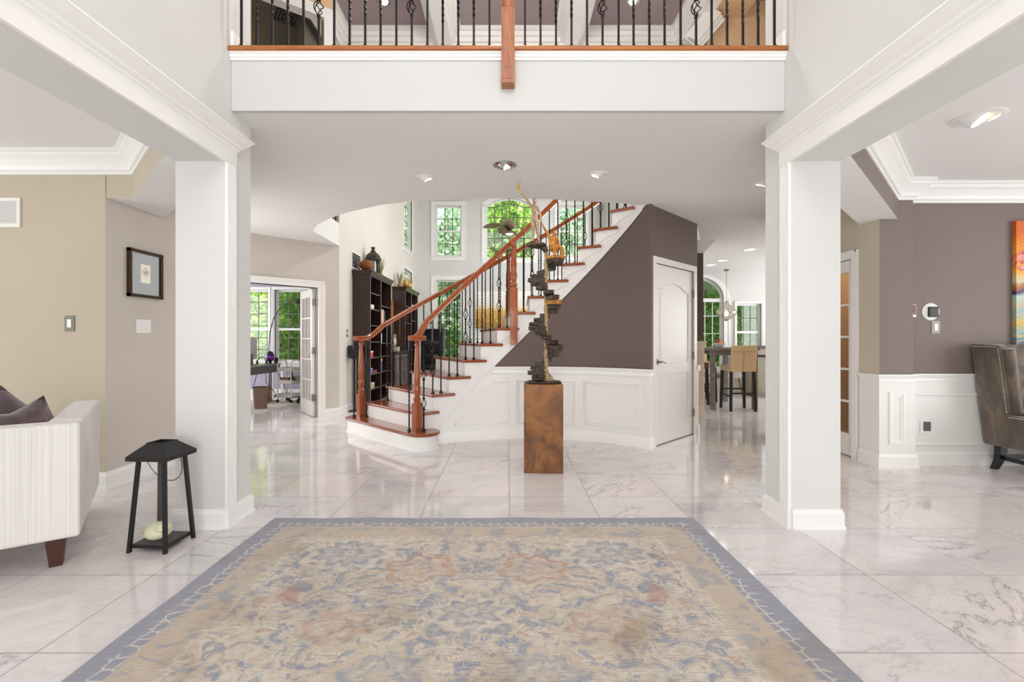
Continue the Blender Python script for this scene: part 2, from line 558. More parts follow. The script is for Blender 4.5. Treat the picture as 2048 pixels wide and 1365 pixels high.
# dining room
g = G(); g.box(3.80, 7.3, 4.58, 4.72, 0, ZC+.02)
S(g, 'wall_dining_back', PURPLE)
g = G(); g.box(3.485, 3.80, 4.48, 4.72, 0, ZC+.02)
g.f, g.mi = [], []
vs = g.v
g.add([vs[i] for i in range(8)], [(0, 1, 5, 4), (1, 2, 6, 5), (2, 3, 7, 6), (4, 5, 6, 7), (0, 3, 2, 1)], 0)
g.add([vs[i] for i in range(8)], [(3, 0, 4, 7)], 1)
S(g, 'wall_dining_pilaster', [PURPLE, BEIGE])
DOOR_Y0, DOOR_Y1, DOOR_Z = 4.82, 5.58, 2.02
g = G(); grid_wall(g, 'y', 3.487, 3.62, 4.722, 6.2, 0, ZC+.02, [(DOOR_Y0, DOOR_Y1, 0, DOOR_Z)])
S(g, 'wall_hall_right', BEIGE)
g = G(); g.box(5.2, 5.3, 4.73, 6.2, 0, ZC); g.box(3.63, 5.3, 6.08, 6.2, 0, ZC)
S(g, 'wall_pantry', M('warm_tan_paint', (196, 160, 120), .8))

# slabs: one over the living room, one over the dining room, one over the hall with the stair well cut out
g = G(); g.box(-7.1, -2.108, -2.6, 3.1, ZC, 3.07)
S(g, 'ceiling_living', CEIL)
g = G(); g.box(2.108, 7.3, -2.6, 3.1, ZC, 3.07)
S(g, 'ceiling_dining', CEIL)
curve = [(-2.67, 6.53), (-2.45, 6.16), (-2.16, 5.83), (-1.85, 5.56), (-1.40, 5.27), (-1.0, 5.13), (-.6, 5.06), (-.24, 5.03), (.15, 5.035), (.5, 5.07), (.9, 5.14), (1.28, 5.225), (1.56, 5.30)]
slab = [(-7.1, 3.1), (7.3, 3.1), (7.3, 10.75), (2.86, 10.75), (2.86, 7.1), (2.42, 6.13)]+curve[::-1]+[(-2.68, 7.58), (-2.79, 7.66), (-2.79, 10.5), (-7.1, 10.5)]
g = G(); g.prism(slab, ZC, 3.05)
S(g, 'ceiling_hall', CEIL)

# balcony front with its trim
g = G(); g.box(-1.794, 1.794, 3.095, 3.13, ZC-.004, 3.03)
S(g, 'wall_balcony_front', BALC)
g = G()
g.sweep([(-1.794, 3.095), (1.794, 3.095)], [(0, 3.008), (.012, 3.008), (.014, 3.022), (.02, 3.026), (.024, 3.042), (.03, 3.045), (.03, 3.056), (0, 3.056)], side=-1)
S(g, 'trim_balcony', WHITE)
g = G(); g.box(-1.794, 1.794, 3.05, 3.2, 3.056, 3.088)
o = S(g, 'trim_oak_nosing', OAK, bevel=.012, seg=3)

# outer shell with window openings
GW = 14.06
ARCH = dict(x0=-.655, x1=.736, z0=3.585, zs=5.13, zc=5.37)
great_ops = [(-2.135, -1.37, 3.66, 5.146), (-2.135, -1.37, .62, 2.96), (1.49, 2.255, 3.66, 5.146), (1.49, 2.255, .62, 2.96)]
g = G(); grid_wall(g, 'x', GW, GW+.18, -2.8, 3.0, 0, ZT+.1, great_ops+[(ARCH['x0'], ARCH['x1'], ARCH['z0'], ARCH['zc'])])
def arch_pts(x0, x1, zs, zc, n=16, flat=True):
    cx = (x0+x1)/2; hw = (x1-x0)/2; h = zc-zs
    if flat:
        rad = (hw*hw+h*h)/(2*h)
        a = math.asin(hw/rad)
        return [(cx+rad*math.sin(-a+2*a*i/n), zc-rad+rad*math.cos(-a+2*a*i/n)) for i in range(n+1)]
    return [(cx-hw*math.cos(PI*i/n), zs+h*math.sin(PI*i/n)) for i in range(n+1)]
def arch_fill(g, pts, zc, y0, y1):
    for (xa, za), (xb, zb) in zip(pts, pts[1:]):
        vs = [(x, y, z) for y in (y0, y1) for x, z in ((xa, za), (xb, zb), (xb, zc+.002), (xa, zc+.002))]
        g.add(vs, [(0, 1, 2, 3), (4, 7, 6, 5), (0, 4, 5, 1), (1, 5, 6, 2), (2, 6, 7, 3), (3, 7, 4, 0)])
arch_fill(g, arch_pts(ARCH['x0'], ARCH['x1'], ARCH['zs'], ARCH['zc']), ARCH['zc'], GW, GW+.18)
S(g, 'wall_great_room_back', GREY)
left_ops = [(12.25, 13.28, 3.62, 5.2), (12.25, 13.28, .62, 3.05)]
g = G(); grid_wall(g, 'y', -2.8, -2.68, 7.585, GW, 0, ZT+.1, left_ops)
S(g, 'wall_great_room_left', plaster('painted_wall_warm_white', (224, 218, 208)))
g = G(); g.box(2.8, 2.95, 7.6, GW, 0, ZT+.1)
S(g, 'wall_great_room_right', GREY)
# office: angled wall with double-door opening, window wall
off_d = Vector((-1, -1)).normalized()
def offp(s, n=0.0):      # along the angled wall from its corner, n = towards the hall
    return (-2.68+off_d.x*s+n*.7071, 7.58+off_d.y*s-n*.7071)
OA, OB, OZ = .335, 1.72, 2.0
g = G()
for a, b, z0, z1 in ((0, OA, 0, ZC+.02), (OA, OB, OZ, ZC+.02), (OB, 2.25, 0, ZC+.02)):
    g.prism([offp(a), offp(b), offp(b, -.12), offp(a, -.12)], z0, z1)
S(g, 'wall_office_angled', TAUPE)
OY = 10.4
off_ops = [(-5.95, -5.22, .72, 2.29), (-5.08, -4.35, .72, 2.29)]
g = G(); grid_wall(g, 'x', OY, OY+.15, -7.1, -2.8, 0, ZT+.1, off_ops)
S(g, 'wall_office_back', plaster('painted_wall_lilac_grey', (176, 168, 186)))
# kitchen
KY = 10.7
KA = dict(x0=3.73, x1=4.83, zs=2.13, zc=2.60)
kit_ops = [(KA['x0'], KA['x1'], .55, KA['zc']), (5.12, 5.67, .72, 2.01)]
g = G(); grid_wall(g, 'x', KY, KY+.15, 2.9, 7.3, 0, ZT+.1, kit_ops)
arch_fill(g, arch_pts(KA['x0'], KA['x1'], KA['zs'], KA['zc'], 20, False), KA['zc'], KY, KY+.15)
S(g, 'wall_kitchen_back', GREY)
g = G()
g.box(-7.2, -7.1, -2.7, 10.55, 0, ZT+.1)
S(g, 'wall_outer_left', GREY)
g = G(); g.box(7.3, 7.4, -2.7, 10.85, 0, ZT+.1)
S(g, 'wall_outer_right', GREY)
g = G(); g.box(-7.2, 7.4, -2.8, -2.6, 0, ZT+.1)
S(g, 'wall_front', GREY)

# closet wall beside the stair (angled), its end and the fluted pier beyond
cl0 = Vector(pt(RI, 47.6)); cl1 = Vector((2.43, 6.13))
cd = (cl1-cl0).normalized(); cn = Vector((cd.y, -cd.x))        # cn points to the hall
def clp(s, n=0.0):
    v = cl0+cd*s+cn*n
    return (v.x, v.y)
CLEN = (cl1-cl0).length
CA, CB, CZ = .13, CLEN-.12, 2.06
g = G()
for a, b, z0, z1 in ((.0, CA, 0, ZC+.02), (CA, CB, CZ, ZC+.02), (CB, CLEN, 0, ZC+.02)):
    g.prism([clp(a), clp(b), clp(b, -.1), clp(a, -.1)], z0, z1)
S(g, 'wall_closet', BROWN)
g = G(); g.prism([clp(CLEN), (2.86, 7.25), (2.78, 7.28), clp(CLEN-.1, -.1)], 0, ZC+.02)
S(g, 'wall_closet_return', BROWN)
g = G(); g.box(2.55, 2.965, 7.25, 7.6, 1.18, ZC+.02)
S(g, 'wall_pier', BROWN)
g = G()
g.box(2.55, 2.975, 7.235, 7.61, .13, 1.12)
for i in range(5):
    g.box(2.86+i*.023, 2.872+i*.023, 7.225, 7.235, .2, 1.05)
g.box(2.53, 2.995, 7.215, 7.62, 1.12, 1.15); g.box(2.52, 3.005, 7.205, 7.62, 1.15, 1.18)
g.box(2.53, 2.995, 7.215, 7.62, 0, .11); g.box(2.54, 2.985, 7.225, 7.61, .11, .13)
S(g, 'trim_fluted_pier', M('cream_trim', (238, 226, 208), .4))
crown = [(0, -.175), (.012, -.175), (.014, -.15), (.03, -.145), (.045, -.115), (.075, -.075), (.10, -.05), (.104, -.03), (.118, -.025), (.12, 0), (0, 0)]
def crown_at(z, sc=1.0):
    return [(o*sc, z+h*sc) for o, h in crown]
g = G(); g.sweep([(2.56, 7.25), (2.965, 7.25), (2.965, 7.6)], crown_at(ZC), side=-1)
S(g, 'trim_pier_crown', WHITE)

# ceiling over everything with the coffers, upstairs walls
g = G(); g.box(-7.2, 7.4, -2.8, 14.3, ZT, ZT+.12)
S(g, 'ceiling_upper', MAUVE)
g = G()
for x in (-2.45, -.89, .89, 2.52):
    g.box(x-.10, x+.10, 3.4, 13.9, 5.36, ZT)
    for sg in (-1, 1):
        xx = x+sg*.10
        for o_, za in ((.05, 5.42), (.085, 5.48), (.13, 5.54)):
            g.box(min(xx, xx+sg*o_), max(xx, xx+sg*o_), 3.4, 13.9, za, ZT)
for y in (4.3, 6.9, 10.0, 13.2):
    g.box(-2.6, 2.7, y-.1, y+.1, 5.358, ZT)
    for o_, za in ((.05, 5.422), (.085, 5.482), (.13, 5.542)):
        g.box(-2.6, 2.7, y-.1-o_, y+.1+o_, za, ZT)
S(g, 'trim_coffer_beams', WHITE)
# upstairs door wall at an angle, with the dim room behind it
def upp(s, n=0.0):
    return (-2.20-.8*s+.6*n, 5.70-.6*s-.8*n)
g = G()
for a, b, z0, z1 in ((-.12, -.0, 3.04, ZT), (0, .77, 5.06, ZT), (.77, 1.6, 3.04, ZT)):
    g.prism([upp(a), upp(b), upp(b, -.1), upp(a, -.1)], z0, z1)
S(g, 'wall_upper_left', PEACH)
g = G()
g.prism([upp(-.115, .02), upp(0, .02), upp(0, -.11), upp(-.115, -.11)], 3.04, 5.17)
g.prism([upp(0, .02), upp(.77, .02), upp(.77, -.11), upp(0, -.11)], 5.04, 5.17)
S(g, 'trim_upper_door', WHITE)
DIM = plaster('dim_room_shade', (112, 104, 92))  # beige darkened: shade of the unlit room put into the colour
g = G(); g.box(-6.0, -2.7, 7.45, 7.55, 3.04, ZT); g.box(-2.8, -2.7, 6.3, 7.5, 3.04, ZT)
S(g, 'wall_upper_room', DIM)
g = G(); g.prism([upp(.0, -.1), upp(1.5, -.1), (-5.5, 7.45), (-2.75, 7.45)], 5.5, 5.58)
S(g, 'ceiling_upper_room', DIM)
g = G(); g.box(2.62, 6.0, 6.2, 6.3, 3.07, ZT); g.box(2.62, 3.05, 5.7, 6.2, 5.38, ZT)
S(g, 'wall_upper_right', PEACH)
# stepped white casing that leans across the upper right corner
g = G()
for i, (wd, dp) in enumerate(((.26, .0), (.17, .02), (.09, .04))):
    c0 = Vector((2.36, 6.1-dp, 5.0)); c1 = Vector((2.66, 6.1-dp, 5.36))
    g.obox((c0+c1)/2, (c1-c0)/2, (.0, .03, 0), Vector((-.768, 0, .64))*wd/2)
    c2 = Vector((2.36, 6.1-dp, 5.4)); c3 = Vector((2.62, 6.1-dp, 5.05))
S(g, 'trim_upper_right', WHITE)
for sg in (-1, 1):
    g = G(); a, b = sorted((sg*1.796, sg*1.778)); g.box(a, b, 3.09, 3.36, 3.088, 3.20)
    S(g, 'baseboard_upper_'+('left' if sg < 0 else 'right'), WHITE)

# ------------------------------------------------------------------ trim of the foyer openings
BASE = [(0, 0), (.022, 0), (.022, .02), (.016, .024), (.016, .098), (.012, .106), (.008, .122), (0, .125)]
def base_run(nm, path, side, h=1.0):
    g = G(); g.sweep(path, [(o, z*h) for o, z in BASE], side=side)
    return S(g, nm, WHITE)
for sg, nm in ((-1, 'left'), (1, 'right')):
    X = 1.796*sg
    sd = -1 if sg < 0 else 1
    g = G()
    pr = [(0, 2.328), (.02, 2.328), (.02, 2.425), (.026, 2.428), (.03, 2.44), (.045, 2.45), (.05, 2.462), (.07, 2.48), (.084, 2.498), (.088, 2.506), (.096, 2.508), (.096, 2.518), (0, 2.518)]
    g.sweep([(X, -1.6), (X, 3.11), (X-sg*-.03, 3.11)], pr, side=sd)
    S(g, 'trim_header_'+nm, WHITE)
    # fluted casing on the pier edge
    g = G()
    y0, y1 = 3.03, 3.125
    pl = [(0, y0), (.02, y0)]
    for i in range(4):
        c = y0+.0195+i*.0185
        pl += [(.02, c-.006), (.012, c-.003), (.012, c+.003), (.02, c+.006)]
    pl += [(.02, y1), (0, y1)]
    g.prism([(X-sg*o, y) for o, y in pl], .13, 2.33)
    a, b = sorted((X, X-sg*.024)); g.box(a, b, y0-.002, y1+.002, 0, .14)
    S(g, 'trim_casing_'+nm, WHITE)
    base_run('baseboard_pier_'+nm, [(sg*2.11, 3.36), (sg*2.11, 3.03), (sg*1.80, 3.03)], 1 if sg > 0 else -1)
    base_run('baseboard_pier_inner_'+nm, [(X, 3.128), (X, 3.33), (sg*2.0, 3.33)], sd)
base_run('baseboard_living', [(-7.0, 3.81), (HX, 3.81), (HX, 4.9)], -1, 1.15)
base_run('baseboard_office', [offp(OA-.075), offp(0), (-2.68, 9.0)], -1)

# living room crown
g = G(); g.sweep([(-7.0, 3.81), (-2.99, 3.81), (-2.11, 2.93)], crown_at(ZC), side=-1)
S(g, 'trim_crown_living', WHITE)
# dining crown: along the header, returned round the pilaster, along the wall
g = G(); g.sweep([(2.11, 2.94), (3.655, 4.48), (3.80, 4.48), (3.80, 4.58), (7.2, 4.58)], crown_at(ZC, 1.03), side=-1)
S(g, 'trim_crown_dining', WHITE)

# dining wainscot
WZ = .875
rail = [(0, WZ-.085), (.014, WZ-.085), (.016, WZ-.07), (.012, WZ-.065), (.012, WZ-.04), (.02, WZ-.035), (.026, WZ-.015), (.034, WZ-.012), (.034, WZ), (0, WZ)]
dp = [(3.485, 4.722), (3.485, 4.48), (3.80, 4.48), (3.80, 4.58), (7.2, 4.58)]
g = G(); g.sweep(dp, [(0, 0), (.012, 0), (.012, WZ-.078), (0, WZ-.078)], side=-1)
S(g, 'wall_dining_wainscot', PANEL)
g = G(); g.sweep(dp, rail, side=-1); S(g, 'trim_chair_rail_dining', WHITE)
base_run('baseboard_dining', [(x, y) for x, y in ((3.473, 4.722), (3.473, 4.468), (3.812, 4.468), (3.812, 4.568), (7.2, 4.568))], -1, 1.05)
def rect_mould(g, p0, ux, x0, x1, z0, z1, nrm, wd=.02, d=.012):
    p0, ux, nrm = Vector(p0), Vector(ux), Vector(nrm)
    def bx(a0, a1, b0, b1, dd):
        c = p0+ux*((a0+a1)/2)+Vector((0, 0, (b0+b1)/2))+nrm*(dd/2)
        g.obox(c, ux*((a1-a0)/2), nrm*(dd/2), (0, 0, (b1-b0)/2))
    for k_, dd in ((0, d), (wd*.9, d*.55)):
        a0, a1, b0, b1 = x0+k_, x1-k_, z0+k_, z1-k_
        bx(a0, a1, b0, b0+wd, dd); bx(a0, a1, b1-wd, b1, dd); bx(a0, a0+wd, b0+wd, b1-wd, dd); bx(a1-wd, a1, b0+wd, b1-wd, dd)
g = G()
rect_mould(g, (0, 4.468, 0), (1, 0, 0), 3.565, 3.71, .225, .71, (0, -1, 0))
S(g, 'trim_pilaster_panel', WHITE)
g = G()
for z in (.665, .19):
    g.sweep([(3.80, 4.568), (7.2, 4.568)], [(0, z), (.012, z), (.018, z+.012), (.012, z+.026), (0, z+.03)], side=-1)
S(g, 'trim_dining_rails', WHITE)
# french door casing on the right hall wall
g = G()
for a, b in ((DOOR_Y0-.075, DOOR_Y0), (DOOR_Y1, DOOR_Y1+.075)):
    g.box(3.463, 3.487, a, b, 0, DOOR_Z+.075)
    m = a-.002 if a < DOOR_Y0 else b-.018
    g.box(3.455, 3.486, m, m+.02, 0, DOOR_Z+.08)
g.box(3.463, 3.487, DOOR_Y0, DOOR_Y1, DOOR_Z, DOOR_Z+.075); g.box(3.455, 3.487, DOOR_Y0-.075, DOOR_Y1+.075, DOOR_Z+.06, DOOR_Z+.08)
S(g, 'trim_door_casing_right', WHITE)

# office door casing
g = G()
for a, b, z0, z1 in ((OA-.1, OA, 0, OZ+.1), (OA, OB, OZ, OZ+.1), (OB, OB+.1, 0, OZ+.1)):
    g.prism([offp(a, .018), offp(b, .018), offp(b, -.122), offp(a, -.122)], z0, z1)
    if z0 == 0:
        m = a-.001 if a < OA else b-.029
        g.prism([offp(m, .026), offp(m+.03, .026), offp(m+.03, .01), offp(m, .01)], 0, z1)
g.prism([offp(OA-.1, .026), offp(OB+.1, .026), offp(OB+.1, .01), offp(OA-.1, .01)], OZ+.07, OZ+.1)
S(g, 'trim_office_casing', WHITE)
# closet door casing, wainscot scraps
g = G()
for a, b, z0, z1 in ((CA-.07, CA, 0, CZ+.07), (CA, CB, CZ, CZ+.07), (CB, CB+.07, 0, CZ+.07)):
    g.prism([clp(a, .018), clp(b, .018), clp(b, -.06), clp(a, -.06)], z0, z1)
S(g, 'trim_closet_casing', DOORW)
g = G(); g.prism([clp(-.012, .012), clp(CA-.072, .012), clp(CA-.072, -.05), clp(-.012, -.05)], 0, WZ-.02)
g.prism([clp(CB+.075, .012), clp(CLEN+.012, .012), clp(CLEN+.012, -.1), clp(CB+.075, -.1)], 0, WZ)
g.prism([clp(CB+.072, .03), clp(CLEN+.03, .03), clp(CLEN+.03, -.1), clp(CB+.072, -.1)], WZ-.07, WZ)
g.prism([clp(CB+.072, .026), clp(CLEN+.026, .026), clp(CLEN+.026, -.1), clp(CB+.072, -.1)], 0, .12)
S(g, 'trim_closet_wainscot', PANEL)

# ------------------------------------------------------------------ curved wall under the stair
def zb(th):
    return max(0.0, 1.224+(th+1.6)*.0306)
TH = [-40+i for i in range(0, 89)]
g = G()
rings = []
for t in [-13.2]+[x for x in TH if x > -13]+[48.0]:
    a, b = pt(RI, t), pt(RI+.05, t)
    z1 = min(zb(t), ZC+.02)
    rings.append([(a[0], a[1], .8), (b[0], b[1], .8), (b[0], b[1], max(z1, .81)), (a[0], a[1], max(z1, .81))])
g.loops(rings)
S(g, 'wall_stair_curved', BROWN, smooth=40)
g = G()
rings = []
for t in [x for x in TH if x < 47.5]+[47.6]:
    a, b = pt(RI-.012, t), pt(RI+.05, t)
    z1 = min(zb(t)+.004, WZ-.02)
    if z1 > .03:
        rings.append([(a[0], a[1], 0), (b[0], b[1], 0), (b[0], b[1], z1), (a[0], a[1], z1)])
g.loops(rings)
S(g, 'wall_stair_wainscot', PANEL, smooth=40)
g = G(); g.sweep(arc(RI-.012, -13.4, 46.8)+[clp(-.012, .012), clp(CA-.072, .012)], rail, side=-1); S(g, 'trim_chair_rail_stair', WHITE, smooth=40)
g = G(); g.sweep(arc(RI-.012, -41.0, 46.8)+[clp(-.012, .012), clp(CA-.072, .012)], [(o, z*1.0) for o, z in BASE], side=-1)
S(g, 'baseboard_stair', WHITE, smooth=40)
def arc_mould(g, pts, r0, wd=.018, d=.012):
    """closed moulding through (theta,z) corners on the curved wall: two nested frames"""
    def path(pp, rr):
        out = []
        for (t0, z0), (t1, z1) in zip(pp, pp[1:]+pp[:1]):
            n = max(1, int(abs(t1-t0)/2)+1)
            for i in range(n):
                u = i/n
                t, z = t0+(t1-t0)*u, z0+(z1-z0)*u
                x, y = pt(rr, t)
                out.append((x, y, z))
        return out
    cx = sum(p[0] for p in pts)/len(pts); cz = sum(p[1] for p in pts)/len(pts)
    g.tube(path(pts, r0-.004), .0105, 6, closed=True)
    q = [(t+(.85 if t < cx else -.85), z+(.028 if z < cz else -.028)) for t, z in pts]
    g.tube(path(q, r0-.002), .006, 6, closed=True)
for i, pts in enumerate(([(-28.3, .20), (-6.3, .20), (-6.3, .70), (-12.8, .70)], [(-3.4, .20), (19.2, .20), (19.2, .70), (-3.4, .70)], [(22.6, .20), (44.2, .20), (44.2, .70), (22.6, .70)])):
    g = G(); arc_mould(g, pts, RI-.012)
    S(g, 'trim_stair_panel_%d' % (i+1), WHITE, smooth=50)

# ------------------------------------------------------------------ doors
def quad_box(g, P, a0, a1, n0, n1, z0, z1, mi=0):
    vs = [P(a, n, z) for z in (z0, z1) for a, n in ((a0, n0), (a1, n0), (a1, n1), (a0, n1))]
    g.add(vs, [(0, 3, 2, 1), (4, 5, 6, 7), (0, 1, 5, 4), (1, 2, 6, 5), (2, 3, 7, 6), (3, 0, 4, 7)], mi)
def clP(a, n, z):
    x, y = clp(a, n)
    return (x, y, z)
def lever(parent, P, a, z, n, dirn):
    g = G()
    c = Vector(P(a, n, z)); o1 = Vector(P(a, n+.012, z)); o2 = Vector(P(a, n+.055, z))
    g.cyl(c, o1, .034, .031, 16); g.cyl(o1, o2, .011, .011, 10)
    pts = [Vector(P(a+dirn*d_, n+.055, z+dz)) for d_, dz in ((-.01, 0), (.03, .004), (.06, -.004), (.09, -.012), (.115, -.008))]
    g.tube(pts, [.012, .011, .009, .008, .006], 8)
    return g.build('door_handle', NICKEL, parent, smooth=50)
g = G()
W0, W1 = CA+.004, CB-.004
quad_box(g, clP, W0, W1, -.05, -.022, .012, CZ-.004)
sw = .105
for a0, a1, z0, z1 in ((W0, W0+sw, .012, CZ-.004), (W1-sw, W1, .012, CZ-.004), (W0+sw, W1-sw, .012, .23), (W0+sw, W1-sw, .80, .93), (W0+sw, W1-sw, 1.86, CZ-.004)):
    quad_box(g, clP, a0, a1, -.022, -.01, z0, z1)
# arched top of the upper panel
n_ = 36
xs = [W0+sw+(W1-W0-2*sw)*i/n_ for i in range(n_+1)]
for xa, xb in zip(xs, xs[1:]):
    def az(x):
        u = (x-xs[0])/(xs[-1]-xs[0])
        return 1.78+.08*max(0.0, math.sin(PI*min(max((u-.12)/.76, 0), 1)))**.7
    zz = (az(xa)+az(xb))/2
    quad_box(g, clP, xa, xb, -.022, -.0101, zz, 1.862)
for z0, z1 in ((.28, .75), (.98, 1.74)):
    quad_box(g, clP, W0+sw+.05, W1-sw-.05, -.022, -.014, z0, z1)
dr = g.build('door_1', DOORW, bevel=.004, seg=2)
struct(dr)
lever(dr, clP, W0+.06, .95, -.01, 1)
for z in (.28, 1.0, 1.78):
    g = G(); quad_box(g, clP, W1-.012, W1+.016, -.012, .014, z-.045, z+.045)
    g.cyl(clP(W1+.002, .012, z-.048), clP(W1+.002, .012, z+.048), .007)
    g.build('hinge', NICKEL, dr)

def french_leaf(nm, P, wd, h, cols, rows, stile=.1, bot=.24, th=.04):
    g = G()
    quad_box(g, P, 0, stile, 0, th, .01, h); quad_box(g, P, wd-stile, wd, 0, th, .01, h)
    quad_box(g, P, stile, wd-stile, 0, th, .01, bot); quad_box(g, P, stile, wd-stile, 0, th, h-.12, h)
    o = struct(g.build(nm, DOORW, bevel=.004))
    g = G()
    for i in range(1, cols):
        a = stile+(wd-2*stile)*i/cols
        quad_box(g, P, a-.011, a+.011, .004, th-.004, bot, h-.12)
    for j in range(1, rows):
        z = bot+(h-.12-bot)*j/rows
        quad_box(g, P, stile, wd-stile, .005, th-.005, z-.011, z+.011)
    g.build('muntins', DOORW, o)
    g = G(); quad_box(g, P, stile, wd-stile, th/2-.002, th/2+.002, bot, h-.12)
    g.build('glass_pane', GLASS, o)
    return o
# office leaf, opened into the office
hx_, hy_ = offp(OA+.005, -.12)
od = Vector((-.43, .57)).normalized()
on = Vector((-od.y, od.x))
def odP(a, n, z):
    return (hx_+od.x*a+on.x*n, hy_+od.y*a+on.y*n, z)
d2 = french_leaf('door_2', odP, .72, OZ-.01, 3, 5)
for z in (.3, 1.03, 1.78):
    g = G(); quad_box(g, odP, -.03, .012, -.008, .046, z-.05, z+.05); g.build('hinge', NICKEL, d2)
lever(d2, lambda a, n, z: odP(a, -n, z), .66, .97, 0.0, -1)
# pantry leaf on the right hall wall
def pdP(a, n, z):
    return (3.50+n, DOOR_Y0+.004+a, z)
d3 = french_leaf('door_3', pdP, DOOR_Y1-DOOR_Y0-.008, DOOR_Z-.004, 3, 5, stile=.085, bot=.23)
for z in (.36, 1.05, 1.73):
    g = G(); quad_box(g, pdP, -.006, .022, -.012, .004, z-.05, z+.05); g.build('hinge', NICKEL, d3)
lever(d3, lambda a, n, z: pdP(a, -n, z), .68, .95, 0.0, -1)

# ------------------------------------------------------------------ windows
MUNT = M('grey_muntin', (104, 106, 96), .5)
wi = [0]
def window(axis, pos, a0, a1, z0, z1, cols, rows, cas=.125, rail_z=None, arch=None, sill=True, mm=None, flat=True, bottom=False, muntin=.006):
    wi[0] += 1
    if axis == 'x':
        P = lambda a, n, z: (a, pos-n, z)
    else:
        P = lambda a, n, z: (pos+n, a, z)
    mm = mm or MUNT
    g = G()
    ztop = arch[0] if arch else z1
    for x0, x1 in ((a0-cas, a0), (a1, a1+cas)):
        quad_box(g, P, x0, x1, -.02, .022, z0, ztop)
        e0 = x0 if x0 < a0 else x1-.03
        quad_box(g, P, e0, e0+.03, .02, .034, z0, ztop)
    if not arch:
        quad_box(g, P, a0-cas, a1+cas, -.02, .022, z1, z1+cas)
        quad_box(g, P, a0-cas, a1+cas, .02, .034, z1+cas-.03, z1+cas)
    else:
        pin = arch_pts(a0, a1, arch[0], arch[1], 20, flat)
        hgt = arch[1]-arch[0]
        pout = arch_pts(a0-cas, a1+cas, arch[0], arch[1]+arch[2], 20, flat) if not flat else [(x+(x-(a0+a1)/2)*cas/((a1-a0)/2), z+arch[2]) for x, z in pin]
        for (xa, za), (xb, zb_), (ya, wa), (yb, wb) in zip(pin, pin[1:], pout, pout[1:]):
            vs = [P(x, n, z) for n in (-.02, .026) for x, z in ((xa, za), (xb, zb_), (yb, wb), (ya, wa))]
            g.add(vs, [(0, 1, 2, 3), (4, 7, 6, 5), (0, 4, 5, 1), (1, 5, 6, 2), (2, 6, 7, 3), (3, 7, 4, 0)])
    if bottom:
        quad_box(g, P, a0-cas, a1+cas, -.02, .022, z0-cas, z0)
    root = struct(g.build('window_%d' % wi[0], WHITE))
    if sill:
        g = G(); quad_box(g, P, a0-cas-.03, a1+cas+.03, -.1, .055, z0-.03, z0); quad_box(g, P, a0-cas, a1+cas, -.02, .022, z0-.12, z0-.03)
        g.build('window_sill', WHITE, root, bevel=.005)
    # sash
    g = G(); sw = .042
    quad_box(g, P, a0, a0+sw, -.12, -.06, z0, ztop); quad_box(g, P, a1-sw, a1, -.12, -.06, z0, ztop)
    quad_box(g, P, a0+sw, a1-sw, -.12, -.06, z0, z0+sw)
    if arch:
        pts = [P(x, -.09, z-.02) for x, z in arch_pts(a0+.01, a1-.01, arch[0], arch[1], 20, flat)]
        g.tube(pts, .024, 6)
        if rail_z is not None:
            quad_box(g, P, a0, a1, -.12, -.04, rail_z-.04, rail_z+.04)
    else:
        quad_box(g, P, a0+sw, a1-sw, -.12, -.06, z1-sw, z1)
        zr = rail_z if rail_z is not None else (z0+z1)/2
        quad_box(g, P, a0+sw, a1-sw, -.11, -.05, zr-.025, zr+.025)
    g.build('sash', WHITE, root)
    g = G(); mw = muntin
    top = arch[0] if arch else z1
    for i in range(1, cols):
        a = a0+sw+(a1-a0-2*sw)*i/cols
        zt = top
        if arch:
            zt = arch[0]+(arch[1]-arch[0])*(.55 if flat else 0)
        quad_box(g, P, a-mw, a+mw, -.095, -.085, z0, zt)
    for j in range(1, rows):
        z = z0+(top-z0)*j/rows
        quad_box(g, P, a0, a1, -.094, -.086, z-mw, z+mw)
    if arch and flat:
        inner = arch_pts(a0+.17*(a1-a0), a1-.17*(a1-a0), arch[0]-.02, arch[1]-.15, 14, True)
        g.tube([P(x, -.09, z) for x, z in inner], mw*1.2, 5)
        outer = arch_pts(a0, a1, arch[0], arch[1], 12, True)
        for i, j in ((0, 0), (4, 5), (8, 9), (12, 14)):
            g.cyl(P(outer[i][0], -.09, outer[i][1]), P(inner[j][0], -.09, inner[j][1]), mw)
        g.tube([P(a0, -.09, arch[0]-.02), P(inner[0][0], -.09, inner[0][1]), P(a1, -.09, arch[0]-.02)][:2], mw, 5)
    g.build('muntins', mm, root)
    g = G()
    if arch:
        pp = arch_pts(a0, a1, arch[0], arch[1], 20, flat)
        vs = [P(a0, -.09, z0), P(a1, -.09, z0)]+[P(x, -.09, z) for x, z in pp[::-1]]
        g.add(vs, [tuple(range(len(vs)))])
    else:
        g.add([P(a0, -.09, z0), P(a1, -.09, z0), P(a1, -.09, z1), P(a0, -.09, z1)], [(0, 1, 2, 3)])
    g.build('glass_pane', GLASS, root)
    return root
for o_ in great_ops:
    window('x', GW, *o_, 3, 4 if o_[2] > 2 else 6, rail_z=(o_[2]+o_[3])/2, muntin=.012)
window('x', GW, ARCH['x0'], ARCH['x1'], ARCH['z0'], ARCH['zc'], 6, 5, arch=(ARCH['zs'], ARCH['zc'], .1), cas=.115, muntin=.012)
for o_ in left_ops:
    window('y', -2.68, *o_, 3, 4, cas=.1)
for o_ in off_ops:
    window('x', OY, *o_, 3, 6, cas=.06, sill=True, rail_z=1.43, muntin=.010)
window('x', KY, KA['x0'], KA['x1'], .55, KA['zc'], 6, 4, arch=(KA['zs'], KA['zc'], .07), cas=.13, rail_z=2.09, flat=False, mm=WHITE, muntin=.008)
